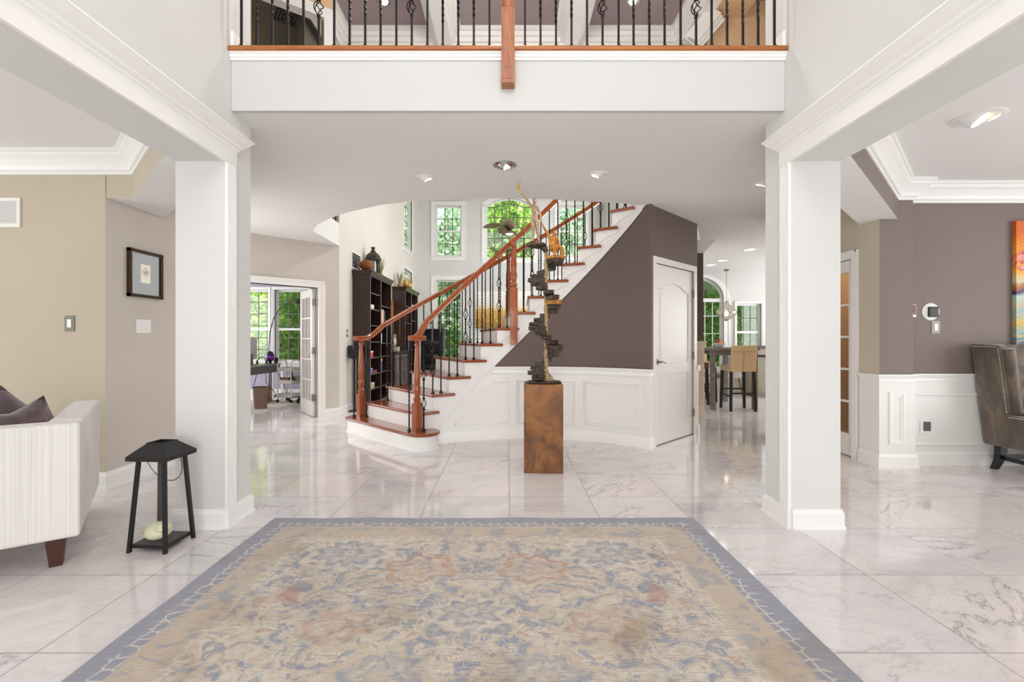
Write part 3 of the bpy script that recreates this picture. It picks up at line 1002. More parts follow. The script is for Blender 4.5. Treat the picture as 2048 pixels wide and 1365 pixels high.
window('x', KY, 5.12, 5.67, .72, 2.01, 3, 4, cas=.05, rail_z=1.37, mm=MUNT, muntin=.009)
g = G(); g.sweep([(-7.0, OY), (-2.9, OY)], [(0, .50), (.02, .50), (.03, .53), (.03, .60), (.04, .62), (0, .62)], side=-1)
S(g, 'trim_office_rail', WHITE)
base_run('baseboard_office_back', [(-7.0, OY), (-2.9, OY)], -1)

# ------------------------------------------------------------------ outside: lawn and trees
k = NT('lawn_grass')
g = G(); g.box(-60, 60, 14.6, 80, -.4, -.3)
o = g.build('lawn', k.p(col=k.ramp(k.noise(k.pos(), 2, 5), [(.3, (70, 112, 40)), (.7, (120, 160, 70))]), rough=.9)); o['kind'] = 'structure'
g = G(); g.box(-60, -3.0, 10.6, 14.6, -.4, -.3); g.box(3.1, 60, 10.9, 14.6, -.4, -.3)
o = g.build('lawn_side', k.m); o['kind'] = 'structure'
def leaf_mat(nm, a, b, c):
    k = NT(nm)
    f = k.n('ObjectInfo', out=5)
    r1 = k.noise(k.pos(), 3.1, 3)
    cl = k.ramp(r1, [(.32, a), (.5, b), (.68, c)])
    m = k.p(col=cl, rough=.55)
    t_ = k.n('BsdfTranslucent', {0: cl})
    mx = k.n('MixShader', {0: .4, 1: k.b.outputs[0], 2: t_})
    k.t.links.new(mx, k.t.nodes['Material Output'].inputs[0])
    return k.m
LEAF1 = leaf_mat('bright_leaves', (104, 150, 54), (156, 194, 84), (204, 224, 136))
LEAF2 = leaf_mat('cool_leaves', (118, 154, 116), (164, 192, 152), (206, 222, 190))
BARK = M('grey_bark', (104, 92, 80), .9)
def crown_mesh(nm, rx, ry, rz, n, ls, mt, seed):
    rg = random.Random(seed)
    vs, fs = [], []
    cl = [(rg.gauss(0, .42), rg.gauss(0, .42), rg.gauss(0, .42)) for _ in range(34)]
    for i in range(n):
        c = cl[rg.randrange(34)]
        p = Vector((c[0]+rg.gauss(0, .17), c[1]+rg.gauss(0, .17), c[2]+rg.gauss(0, .17)))
        if p.length > 1.05:
            p = p.normalized()*rg.uniform(.7, 1.05)
        p = Vector((p.x*rx, p.y*ry, p.z*rz))
        d = Vector((rg.gauss(0, 1), rg.gauss(0, 1)-.5, rg.gauss(0, .8))).normalized()
        u = d.cross(Vector((rg.gauss(0, 1), rg.gauss(0, 1), rg.gauss(0, 1)))).normalized()
        v = d.cross(u)
        s = ls*rg.uniform(.6, 1.3)
        b = len(vs)
        vs += [tuple(p-u*s), tuple(p+v*s*.5), tuple(p+u*s), tuple(p-v*s*.5)]
        fs.append((b, b+1, b+2, b+3))
    me = bpy.data.meshes.new(nm)
    me.from_pydata(vs, [], fs)
    me.materials.append(mt)
    return me
CR = [crown_mesh('tree_crown_a', 1, 1, 2, 15000, .05, LEAF1, 1), crown_mesh('tree_crown_b', 1, 1, 2, 15000, .05, LEAF2, 2)]
def tree(x, y, h, rad, ci, label, group=None, base=.35):
    t = thing('tree', label, 'tree', (x, y, -.3), random.uniform(0, 6), group)
    g = G(); g.tube([(0, 0, 0), (.05, .03, h*.3), (-.04, .05, h*.6), (0, 0, h*.85)], [.14, .12, .08, .03], 8)
    for a in range(5):
        an = a*1.3
        g.tube([(0, 0, h*(.35+.08*a)), (math.cos(an)*rad*.5, math.sin(an)*rad*.5, h*(.5+.08*a))], [.05, .015], 6)
    g.build('trunk', BARK, t, smooth=60)
    o = bpy.data.objects.new('crown', CR[ci]); C.objects.link(o); o.parent = t
    o.scale = (rad, rad, h*(1-base)*.25); o.location = (0, 0, h*(1+base)*.5)
    return t
tree(-2.6, 20.5, 9.5, 2.3, 1, 'tall tree behind the two stacked windows by the bookcases', base=.02)
tree(.2, 21.5, 10.5, 2.6, 0, 'bright leafy tree behind the arched window above the stair', base=.05)
tree(2.9, 20.0, 9.5, 2.1, 1, 'pale green tree behind the tall window past the upper handrail', base=.05)
tree(-5.2, 22.5, 10, 2.7, 1, 'wooded tree standing far out beyond the bookcase wall', base=.03)
tree(5.4, 23.5, 10, 2.8, 0, 'tree between the great room and the kitchen windows', base=.05)
tree(-7.0, 14.6, 4.6, 1.6, 0, 'leafy tree outside the office window behind the monitor', base=-.1)
tree(-8.6, 17.5, 6.5, 2.3, 0, 'large green tree further out behind the office windows', base=-.05)
tree(-5.7, 15.4, 4.4, 1.5, 0, 'bright tree outside the office window crossed by the arc lamp', base=-.12)
tree(5.9, 14.6, 4.2, 1.35, 0, 'leafy tree outside the arched kitchen window', base=-.15)
tree(7.25, 15.2, 4.4, 1.5, 0, 'leafy tree outside the square kitchen window', base=-.15)
tree(7.0, 18.5, 6.6, 2.4, 0, 'tall tree standing further out behind the kitchen windows', base=-.1)
tree(10.3, 17.5, 6, 2.2, 0, 'tree out past the kitchen corner', base=-.1)
# ------------------------------------------------------------------ curved staircase
stair = thing('staircase', 'curved staircase with cherry treads and white risers rising behind the sculpture', 'staircase', (0, 0, 0))
def tread_shape(kk):
    p0, p1 = phi(kk), phi(kk+1)
    rin, rout = RI-.045, RO+.045
    def off(r, th, d):       # shift by d metres along the tangent
        return pt(r, th+math.degrees(d/r))
    poly = [off(rin, p0, -.028)]+[off(r, p0, -.028) for r in (2.2, 2.6)]+[off(rout, p0, -.028)]
    poly += [off(rout, p1, .05), off(RO+.002, p1, .05), off(RO, p1, .0)]+[off(r, p1, 0.0) for r in (2.6, 2.2)]
    poly += [off(RI-.003, p1, .0), off(RI-.003, p1, .072), off(rin, p1, .072)]
    return poly
for kk in range(2, 16):
    z = kk*RISE
    g = G(); g.prism(tread_shape(kk), z-.034, z)
    g.build('tread', CHERRY, stair, bevel=.012, seg=3)
    g = G()
    a, b = phi(kk), phi(kk)+.5
    g.prism([pt(RI-.006, a), pt(RO, a), pt(RO, b), pt(RI-.006, b)], (kk-1)*RISE, z-.034)
    g.build('riser', WHITE, stair)
# starting step: a stadium running along the first riser
def stadium(rad, n=10):
    A = Vector(pt(1.70, -43.0)); B = Vector(pt(3.14, -43.6))
    d = (B-A).normalized(); nn = Vector((-d.y, d.x))
    out = []
    for c, s0 in ((B, 90), (A, 270)):
        for i in range(n+1):
            t = R(s0-180*i/n)
            out.append((c.x+rad*(math.cos(t)*d.x+math.sin(t)*nn.x), c.y+rad*(math.cos(t)*d.y+math.sin(t)*nn.y)))
    return out
st0 = stadium(.165)
g = G(); g.prism(stadium(.19), RISE-.034, RISE); g.build('tread', CHERRY, stair, bevel=.012, seg=3)
g = G(); g.prism(st0, 0, RISE-.034); g.build('riser', WHITE, stair, smooth=40)
g = G(); g.sweep(st0, [(0, 0), (.016, 0), (.016, .012), (.006, .022), (0, .022)], side=1, closed=True)
g.build('base_moulding', WHITE, stair, smooth=40)
# stringers
def tread_under(th):
    kk = 1
    while kk < 16 and th >= phi(kk+1)-.02:
        kk += 1
    return min(kk*RISE-.033, 16*RISE-.1)
def stringer(r0, r1, nm):
    rings = []
    ths = sorted([x*1.0 for x in range(-43, 49)]+[phi(i)-.03 for i in range(2, 17)]+[phi(i)+.03 for i in range(2, 17)]+[48.0])
    for t in ths:
        a, b = pt(r0, t), pt(r1, t)
        z1 = tread_under(t)
        z0 = min(zb(t), z1-.01)
        rings.append([(a[0], a[1], z0), (b[0], b[1], z0), (b[0], b[1], z1), (a[0], a[1], z1)])
    g = G(); g.loops(rings)
    return g.build(nm, PANEL, stair, smooth=35)
stringer(RI-.008, RI+.05, 'stringer')
# far side: closed wall down to the floor below the outer edge
rings = []
for t in sorted([x*1.0 for x in range(-43, 49)]+[phi(i)-.03 for i in range(2, 17)]+[phi(i)+.03 for i in range(2, 16)]):
    if t > 46.2:
        continue
    a, b = pt(RO-.05, t), pt(RO, t); z1 = tread_under(t)
    rings.append([(a[0], a[1], 0), (b[0], b[1], 0), (b[0], b[1], z1), (a[0], a[1], z1)])
g = G(); g.loops(rings); g.build('outer_wall', PANEL, stair, smooth=35)
# bead along the lower edge of the stringer
g = G()
pth = []
for t in [-41+i for i in range(0, 90)]:
    x, y = pt(RI-.014, t); z = zb(t)
    if .03 < z < ZC-.01:
        pth.append((x, y, z))
g.tube(pth, .013, 8); g.build('stringer_bead', WHITE, stair, smooth=50)
# scrolled brackets under each tread end
for kk in range(2, 15):
    p0, p1 = phi(kk), phi(kk+1)+2.2
    z = kk*RISE-.034
    pts = [(p0+.1, z), (p1, z)]
    n = 18
    for i in range(n+1):
        u = i/n
        t = p1+(p0+.1-p1)*u
        sc = .012*abs(math.sin(u*PI*3.0))
        pts.append((t, z-.028-.125*u-sc+.02*math.sin(u*PI)))
    g = G()
    vs = []
    for r_ in (RI-.020, RI-.006):
        for t, zz in pts:
            x, y = pt(r_, t); vs.append((x, y, zz))
    m = len(pts)
    g.add(vs, [tuple(range(m)), tuple(range(2*m-1, m-1, -1))]+[(i, (i+1) % m, m+(i+1) % m, m+i) for i in range(m)])
    g.build('bracket', PANEL, stair)

# ------------------------------------------------------------------ iron balusters
BM = {}
def bar_rings(z0, z1, h, tw0=0.0, tw=0.0):
    n = max(1, int((z1-z0)/.011)) if tw else 1
    out = []
    for i in range(n+1):
        u = i/n
        a = tw0+tw*u
        out.append([(h*1.414*math.cos(a+PI/4+PI/2*q), h*1.414*math.sin(a+PI/4+PI/2*q), z0+(z1-z0)*u) for q in range(4)])
    return out
def baluster_mesh(kind, L):
    key = (kind, round(L, 3))
    if key in BM:
        return BM[key]
    g = G(); h = .0064
    g.loops([[(s*x, s*y, z) for x, y in ((-1, -1), (1, -1), (1, 1), (-1, 1))] for s, z in ((.017, 0), (.016, .012), (.009, .024), (.009, .028))])
    def twist(z0, z1):
        g.loops(bar_rings(z0, z1, h, 0, (z1-z0)/.011*R(24)))
    def plain(z0, z1):
        g.loops(bar_rings(z0, z1, h))
    def basket(c, H=.10, rr=.028):
        for e in (c-H/2-.008, c+H/2+.008):
            g.loops([[(s*x, s*y, z) for x, y in ((-1, -1), (1, -1), (1, 1), (-1, 1))] for s, z in ((.007, e-.012), (.0105, e-.006), (.0105, e+.006), (.007, e+.012))])
        for q in range(4):
            pts = []
            for i in range(9):
                u = i/8
                a = PI/2*q+u*PI
                rad = .004+rr*math.sin(PI*u)
                pts.append((rad*math.cos(a), rad*math.sin(a), c-H/2+H*u))
            g.tube(pts, .0034, 5)
    if kind == 'plain':
        plain(.02, L)
    elif kind == 'twist':
        plain(.02, L*.22); twist(L*.22, L*.72); plain(L*.72, L)
    elif kind == 'twist_long':
        plain(.02, .16); twist(.16, L-.12); plain(L-.12, L)
    elif kind == 'basket':
        c = .27 if L > .6 else L*.4
        plain(.02, c-.055); basket(c); twist(c+.055, c+.25); plain(c+.25, L)
    elif kind == 'two_basket':
        c1, c2 = L*.30, L*.62
        plain(.02, c1-.055); basket(c1); twist(c1+.055, c2-.055); basket(c2); plain(c2+.055, L)
    me = g.mesh('baluster', IRON)
    BM[key] = me
    return me
def baluster(parent, kind, x, y, z, L, rot=0.0):
    o = bpy.data.objects.new('baluster', baluster_mesh(kind, L))
    C.objects.link(o); o.parent = parent
    o.location = (x, y, z); o.rotation_euler = (0, 0, rot)
    return o
def newel(parent, x, y, z0, zt, sq, side=.043, rot=0.0, mt=None):
    """square lower block, turned taper above"""
    g = G()
    L = zt-z0-sq
    g.box(-side, side, -side, side, 0, sq)
    g.lathe([(side*1.0, sq), (side*.78, sq+.012), (side*.98, sq+.03), (side*1.0, sq+.05), (side*.62, sq+.075), (side*.7, sq+.085), (side*.95, sq+.13), (side*.96, sq+.16),
             (side*.72, sq+.2), (side*.8, sq+.21), (side*.8, sq+.225), (side*.84, sq+.24), (side*.9, sq+.24+.12*(L-.24)), (side*.55, sq+L-.11), (side*.5, sq+L-.07), (side*.72, sq+L-.06), (side*.72, sq+L-.045), (side*.56, sq+L-.03), (side*.75, sq+L)], n=16)
    o = g.build('newel_post', mt or RAILW, parent, smooth=35, bevel=0)
    o.location = (x, y, z0); o.rotation_euler = (0, 0, rot)
    return o
def rail_tube(g, pts):
    """moulded handrail section swept along 3D points"""
    sec = [(-.030, -.026), (.030, -.026), (.032, -.006), (.026, .002), (.033, .014), (.024, .030), (0, .036), (-.024, .030), (-.033, .014), (-.026, .002), (-.032, -.006)]
    pts = [Vector(p) for p in pts]
    rings = []
    for i, p in enumerate(pts):
        t = (pts[min(i+1, len(pts)-1)]-pts[max(i-1, 0)]).normalized()
        sd = Vector((t.y, -t.x, 0)).normalized()
        up = sd.cross(t)
        rings.append([p+sd*a+up*b for a, b in sec])
    g.loops(rings)

RAIL_H = .862
def railing(nm, label, r, per, kinds, start_th, end_th, newel_r, group):
    root = thing(nm, label, 'railing', (0, 0, 0))
    nx, ny = pt(newel_r, -43.5)
    zc = 1.215
    n = 60
    line = []
    t0 = -44.2
    for i in range(n+1):
        t = t0+(end_th-t0)*i/n
        u = min(max((t-t0)/6.0, 0), 1)
        zz = zc+(nosing(t)+RAIL_H-zc)*u*u*(3-2*u)
        rr = r+(newel_r+(.075 if r < 2.5 else -.075)-r)*(1-u)
        x, y = pt(rr, t); line.append((x, y, zz))
    g = G(); rail_tube(g, line)
    g.lathe([(.02, -.026), (.098, -.026), (.104, -.006), (.097, .002), (.106, .014), (.094, .030), (.03, .036), (0, .037)], (nx, ny, zc), 24)
    g.build('handrail', RAILW, root, smooth=40)
    newel(root, nx, ny, RISE, zc-.022, .30, .043, R(45))
    for da, dr in ((100, .095), (215, .095), (-30, .095)):
        x = nx+dr*math.cos(R(da)); y = ny+dr*math.sin(R(da))
        baluster(root, 'two_basket' if da == -30 else 'twist_long', x, y, RISE, zc-.02-RISE, R(da))
    cnt = 0
    for kk in range(2, 15):
        for j, dth in enumerate(per):
            t = phi(kk)+dth
            if t < start_th+2.5 or t > end_th-.4:
                continue
            x, y = pt(r, t)
            L = max(nosing(t)+RAIL_H, zc)-.02-kk*RISE
            baluster(root, kinds[cnt % len(kinds)], x, y, kk*RISE, round(L/.02)*.02, R(-t))
            cnt += 1
    return root
near = railing('stair_railing', 'stair railing with cherry handrail along the inner curve, curling over the front newel', RI+.06, (1.1, 4.3), ['two_basket', 'twist', 'twist', 'twist_long'], -40.5, 41.0, 1.79, None)
far = railing('stair_railing', 'stair railing along the outer curve, starting nearest the dark bookcases', RO-.02, (.9, 3.0, 5.1), ['twist', 'two_basket', 'twist', 'twist_long', 'twist'], -40.3, 41.0, 3.13, None)
# mid newels
x, y = pt(RI-.03, -4.9)
newel(near, x, y, 1.14, nosing(-4.9)+RAIL_H-.02, .69, .044, R(4.9))
x, y = pt(RO-.02, -4.0)
newel(far, x, y, 8*RISE-.2, nosing(-4.0)+RAIL_H-.02, .52, .044, R(4))

# balcony railing
bal = thing('balcony_railing', 'balcony railing of twisted black iron balusters with central oak newel', 'railing', (0, 3.1, 3.088))
pxs = [483, 513.7, 544.6, 575.7, 607, 637.7, 668.6, 699.4, 730.6, 761.4, 792.9, 823.7, 854.9, 885.7, 916.6, 947.7, 979, 1050, 1081, 1112, 1143, 1174, 1205, 1237, 1267, 1298.5, 1329, 1361, 1392, 1423, 1454, 1485.6, 1516, 1548.6]
kd = {0: 'plain', 4: 'plain', 5: 'basket', 6: 'plain', 10: 'plain', 11: 'basket', 12: 'plain', 16: 'plain', 17: 'plain', 21: 'plain', 22: 'basket', 23: 'plain', 27: 'plain', 28: 'basket', 29: 'plain', 33: 'plain'}
for i, px in enumerate(pxs):
    baluster(bal, kd.get(i, 'twist' if i % 3 != 1 else 'twist_long'), (px-1016)*3.1/955, 0, 0, .92)
g = G(); rail_tube(g, [(-1.79, 0, .94), (0, 0, .94), (1.79, 0, .94)]); g.build('handrail', OAK, bal, smooth=40)
nb = newel(bal, 0, -.045, -.235, .92, .45, .042, 0, OAKV)
g = G()
for xx in (-.022, .022):
    for z in (.07, .19):
        g.ball((xx, -.042, z), .0055, .003, .0055, 8, 5)
g.build('screw_cap', NICKEL, nb)
g = G(); g.box(-.043, .043, -.043, .043, -.028, 0); g.build('foot_block', OAKV, nb, bevel=.004)

# ------------------------------------------------------------------ recessed lights
def spot(parent, loc, p, tgt=(0, 0, -1), ang=110, col=(1, .86, .68)):
    d = bpy.data.lights.new('downlight_beam', 'SPOT')
    d.energy = p; d.spot_size = R(ang); d.spot_blend = .7; d.color = col; d.shadow_soft_size = .04
    o = bpy.data.objects.new('downlight_beam', d); C.objects.link(o); o.parent = parent
    o.location = loc
    o.rotation_euler = Vector(tgt).to_track_quat('-Z', 'Y').to_euler()
def eyeball(x, y, z, dia, tilt, label, ring=WHITE, p=6, group=None, ball=WHITE):
    t = thing('recessed_light', label, 'ceiling light', (x, y, z), 0, group)
    r = dia/2
    g = G(); g.lathe([(r*.72, -.002), (r*.74, -.01), (r*.9, -.009), (r, -.004), (r, 0), (r*.72, .0)], n=28)
    g.build('trim_ring', ring, t, smooth=40)
    td = Vector(tilt).normalized()
    q = td.to_track_quat('-Z', 'Y').to_matrix().to_4x4()
    g = G(); g.lathe([(r*.70, .05), (r*.70, 0), (r*.66, -.02), (r*.56, -.045), (r*.50, -.05), (r*.46, -.04), (r*.46, -.02)], n=24)
    g.xf(Matrix.Translation((0, 0, .028)) @ q)
    g.build('eyeball', ball, t, smooth=40)
    g = G(); g.lathe([(.001, -.036), (r*.46, -.036), (r*.46, -.03), (.001, -.03)], n=20)
    g.xf(Matrix.Translation((0, 0, .028)) @ q)
    g.build('lamp', LAMPW, t)
    if p:
        spot(t, tuple(Vector((0, 0, .0))+td*.075), p, td, 130)
    return t
eyeball(-.76, 4.38, ZC, .165, (.55, .2, -.8), 'small white eyeball light in the hall ceiling nearest the bookcase side', p=7)
eyeball(-.026, 4.07, ZC, .2, (.55, -.2, -.75), 'larger chrome eyeball light in the middle of the hall ceiling', CHROME, p=9, ball=CHROME)
eyeball(.81, 4.286, ZC, .165, (-.55, .2, -.8), 'small white eyeball light in the hall ceiling above the closet door side', p=7)
eyeball(2.42, 4.53, ZC, .165, (-.3, .3, -.8), 'small ceiling light half hidden behind the pier by the dining room', p=5)
eyeball(3.15, 3.2, ZC, .29, (.38, -.36, -.8), 'large white eyeball light glowing in the dining room ceiling', p=16)
eyeball(-1.61, 6.2, ZT, .2, (.1, -.3, -.9), 'glowing recessed light in the mauve tray ceiling nearer the upstairs door', NICKEL, p=10)
eyeball(1.62, 6.2, ZT, .2, (-.1, -.3, -.9), 'glowing recessed light in the mauve tray ceiling nearer the peach wall', NICKEL, p=10)
def downlight(x, y, dia, label):
    t = thing('recessed_light', label, 'ceiling light', (x, y, ZC), 0)
    r = dia/2
    g = G(); g.lathe([(r*.78, -.001), (r*.8, -.008), (r, -.003), (r, 0), (r*.78, 0)], n=24); g.build('trim_ring', WHITE, t, smooth=40)
    g = G(); g.lathe([(.001, -.004), (r*.78, -.004), (r*.78, -.001), (.001, -.001)], n=20); g.build('lamp', LAMPC, t)
    spot(t, (0, 0, -.03), 8, (0, 0, -1), 140, (1, .93, .84))
downlight(3.98, 7.86, .21, 'round kitchen downlight closest to the hall')
downlight(4.02, 8.95, .2, 'round kitchen downlight in the middle, slightly shaded')
downlight(4.03, 9.49, .2, 'round kitchen downlight closest to the arched window')

# ------------------------------------------------------------------ rug
RX0, RX1, RY0, RY1 = -1.555, 1.235, .75, 3.185
hx, hy = (RX1-RX0)/2, (RY1-RY0)/2
g = G()
nx_, ny_ = 40, 34
vs, fs = [], []
for j in range(ny_+1):
    for i in range(nx_+1):
        u, v = i/nx_*2-1, j/ny_*2-1
        vs.append((u*hx, v*hy+.004*math.sin(u*9), .011+.0012*math.sin(u*17+v*11)))
for j in range(ny_):
    for i in range(nx_):
        a = j*(nx_+1)+i
        fs.append((a, a+1, a+nx_+2, a+nx_+1))
g.add(vs, fs)
g.box(-hx+.003, hx-.003, -hy+.006, hy-.006, .0, .0095)
o = g.build('area_rug', rug_material(hx, hy), smooth=60, loc=((RX0+RX1)/2, (RY0+RY1)/2, 0))
tag(o, 'large worn blue-grey and beige floral rug on the marble floor', 'rug')

# ------------------------------------------------------------------ pedestal and bronze sculpture
k = NT('rusted_steel')
O = k.pos()
f = k.noise(O, 3.2, 6, .6, .6)
c = k.ramp(f, [(.3, (70, 44, 28)), (.45, (112, 70, 38)), (.58, (146, 96, 52)), (.72, (120, 78, 50))])
stn = k.val(k.noise(k.map(O, (1, 1, .45)), 5, 5, .6, 1.2), [(.52, 0), (.62, .6)])
c = k.mix(stn, c, (64, 46, 36))
RUST = k.p(col=c, rough=k.math('MULTIPLY_ADD', f, .3, .3), metal=.25)
g = G(); g.box(-.176, .176, -.18, .18, 0, .797)
o = g.build('pedestal', RUST, bevel=.004, loc=(.326, 4.462, 0), rot=(0, 0, R(-2.2)))
tag(o, 'square rust-brown metal pedestal under the spiral sculpture', 'pedestal')
def bronze(nm, a, b, c_, rough=.42, sc=30):
    k = NT(nm)
    f = k.noise(k.pos(), sc, 5, .65, .6)
    cc = k.ramp(f, [(.32, a), (.5, b), (.66, c_)])
    return k.p(col=cc, rough=rough, metal=.35, normal=k.bump(f, .7, .012))
BRZ_DARK = bronze('dark_bronze', (26, 22, 18), (66, 54, 42), (104, 88, 66))
BRZ_GOLD = bronze('golden_bronze', (120, 72, 28), (186, 124, 54), (216, 162, 88), sc=45)
BRZ_PALE = bronze('pale_patina_bronze', (120, 92, 66), (186, 164, 134), (214, 196, 168), .55, 70)
BRZ_POST = bronze('mottled_bronze_post', (112, 84, 50), (172, 146, 104), (204, 186, 150), .5, 55)
MOON = M('gilded_crescent', (222, 168, 62), .3, .5)
PX, PY = .355, 4.455
scu = thing('spiral_sculpture', 'bronze spiral-stair sculpture with two figures and a golden crescent on rust pedestal', 'sculpture', (0, 0, 0))
g = G(); g.lathe([(.01, .798), (.155, .798), (.162, .806), (.155, .816), (.06, .822), (.01, .824)], (PX-.02, PY, 0), 26); g.build('base_disc', BRZ_DARK, scu, smooth=40)
g = G()
pts, rs = [], []
for i in range(34):
    z = .815+i*(2.06-.815)/33
    pts.append((PX+.004*math.sin(i*1.7)+(.012 if i < 3 else 0)*(3-i)/3, PY+.004*math.cos(i*2.3), z))
    rs.append(.018+.05*max(0, 1-i/3.0)**1.6+.0025*math.sin(i*2.9))
g.tube(pts, rs, 10); g.build('post', BRZ_POST, scu, smooth=60)
rg = random.Random(5)
for i in range(28):
    al = R(186-(i-1)*360/10.3)
    z = .83+.0412*i
    L = .145+rg.uniform(-.012, .018)
    if i >= 24: L = .165
    n = 7
    top, bot = [], []
    d = Vector((math.cos(al), math.sin(al))); e = Vector((-d.y, d.x))
    out = [(0.0, -.016), (L*.5, -.035), (L*.9, -.052), (L+.008, -.03), (L+.014, .0), (L+.004, .032), (L*.88, .05), (L*.5, .034), (0, .016)]
    g = G()
    rings = []
    for zz, s_, jt in ((0, .90, .004), (.010, 1.0, .005), (.024, .97, .004), (.034, 1.02, .005), (.040, .95, .003)):
        ring = []
        for a, b in out:
            a2, b2 = a*s_+rg.uniform(-jt, jt)*(a > 0), b*s_+rg.uniform(-jt, jt)
            ring.append((PX+d.x*a2+e.x*b2, PY+d.y*a2+e.y*b2, z+zz+rg.uniform(-.002, .002)))
        rings.append(ring)
    g.loops(rings)
    g.build('step', BRZ_GOLD if i in (17, 27) else BRZ_DARK, scu, smooth=50)
# top platform under the standing figure
g = G()
rings = []
for rr, zz in ((.02, 2.058), (.066, 2.060), (.088, 2.072), (.092, 2.085), (.084, 2.096), (.02, 2.10)):
    rings.append([(.268+rr*(1+.05*math.sin(k_*2.1))*math.cos(2*PI*k_/18), PY+rr*.9*math.sin(2*PI*k_/18), zz+.003*math.sin(k_*1.3)) for k_ in range(18)])
g.loops(rings)
g.tube([(.355, PY, 2.02), (.345, PY, 2.05), (.31, PY, 2.075)], [.024, .03, .03], 8)
g.build('platform', BRZ_DARK, scu, smooth=50)
g = G()
rings = []
for rr, zz in ((.02, 1.90), (.07, 1.905), (.083, 1.925), (.085, 1.945), (.07, 1.955), (.02, 1.958)):
    rings.append([(.435+rr*(1+.06*math.sin(k_*2.7))*math.cos(2*PI*k_/18), PY-.01+rr*.85*math.sin(2*PI*k_/18), zz+.003*math.sin(k_*1.7)) for k_ in range(18)])
g.loops(rings)
g.build('seat_rock', BRZ_DARK, scu, smooth=50)

U = .00466/8.53
def SCp(cx, cy, dy=0.0):
    return (((1015+cx/8.53)-1016)*.00466, PY+dy, 1.2+(680-(360+cy/8.53))*.00466)
def skin(nm, joints, bones, mat, parent, levels=2):
    """joints: name -> (pos, rx, ry); bones: pairs; the first joint is the root"""
    names = list(joints)
    me = bpy.data.meshes.new(nm)
    me.from_pydata([joints[n_][0] for n_ in names], [(names.index(a), names.index(b)) for a, b in bones], [])
    me.materials.append(mat)
    o = bpy.data.objects.new(nm, me)
    C.objects.link(o); o.parent = parent
    o.modifiers.new('skin', 'SKIN')
    sl = me.skin_vertices[0].data if me.skin_vertices else None
    if sl is None:
        bm = bmesh.new(); bm.from_mesh(me); bm.verts.layers.skin.verify(); bm.to_mesh(me); bm.free()
        sl = me.skin_vertices[0].data
    for i, n_ in enumerate(names):
        fk = .8 if '_f' in n_ else 1.75
        sl[i].radius = (joints[n_][1]*fk, joints[n_][2]*fk)
        sl[i].use_root = (i == 0)
    o.modifiers['skin'].use_smooth_shade = True
    sd = o.modifiers.new('sub', 'SUBSURF'); sd.levels = levels; sd.render_levels = levels
    return o
def fingers(J, B, wrist, hand, tips, r=2.2):
    for i, tp in enumerate(tips):
        J['%s_f%d' % (hand, i)] = (tp, r*U, r*U)
        B.append((hand, '%s_f%d' % (hand, i)))
# standing figure, one arm raised to the crescent, the other reaching down
J = {'pelvis': (SCp(465, 640), 40*U, 26*U), 'waist': (SCp(460, 570), 36*U, 22*U), 'chest': (SCp(457, 480), 48*U, 26*U), 'neck0': (SCp(462, 425), 20*U, 16*U), 'neck': (SCp(464, 395, -.004), 14*U, 14*U),
     'head': (SCp(465, 360, -.008), 22*U, 25*U), 'crown': (SCp(466, 332, -.006), 17*U, 20*U), 
     'shL': (SCp(408, 455), 20*U, 17*U), 'elL': (SCp(335, 350, -.01), 15*U, 14*U), 'wrL': (SCp(272, 275, -.012), 9*U, 8*U), 'haL': (SCp(250, 250, -.012), 12*U, 7*U),
     'shR': (SCp(512, 462), 19*U, 16*U), 'elR': (SCp(548, 570, -.012), 14*U, 13*U), 'wrR': (SCp(573, 700, -.018), 9*U, 8*U), 'haR': (SCp(585, 740, -.018), 11*U, 7*U),
     'hipL': (SCp(434, 690), 32*U, 27*U), 'knL': (SCp(434, 840, -.006), 22*U, 21*U), 'caL': (SCp(437, 905, .006), 21*U, 20*U), 'anL': (SCp(432, 1025, .004), 11*U, 12*U), 'toL': (SCp(426, 1043, -.028), 12*U, 7*U),
     'hipR': (SCp(496, 690), 32*U, 27*U), 'knR': (SCp(510, 840, -.008), 22*U, 21*U), 'caR': (SCp(522, 905, .004), 21*U, 20*U), 'anR': (SCp(535, 1025, .002), 11*U, 12*U), 'toR': (SCp(545, 1045, -.03), 12*U, 7*U)}
B = [('pelvis', 'waist'), ('waist', 'chest'), ('chest', 'neck0'), ('neck0', 'neck'), ('neck', 'head'), ('head', 'crown'), ('chest', 'shL'), ('shL', 'elL'), ('elL', 'wrL'), ('wrL', 'haL'),
     ('chest', 'shR'), ('shR', 'elR'), ('elR', 'wrR'), ('wrR', 'haR'), ('pelvis', 'hipL'), ('hipL', 'knL'), ('knL', 'caL'), ('caL', 'anL'), ('anL', 'toL'), ('pelvis', 'hipR'), ('hipR', 'knR'), ('knR', 'caR'), ('caR', 'anR'), ('anR', 'toR')]
fingers(J, B, 'wrL', 'haL', [SCp(222+9*i, 226-abs(i-2)*-3, -.014+.003*(i-2)) for i in range(5)])
fingers(J, B, 'wrR', 'haR', [SCp(586+6*i, 772-3*i, -.018+.004*(i-2)) for i in range(5)])
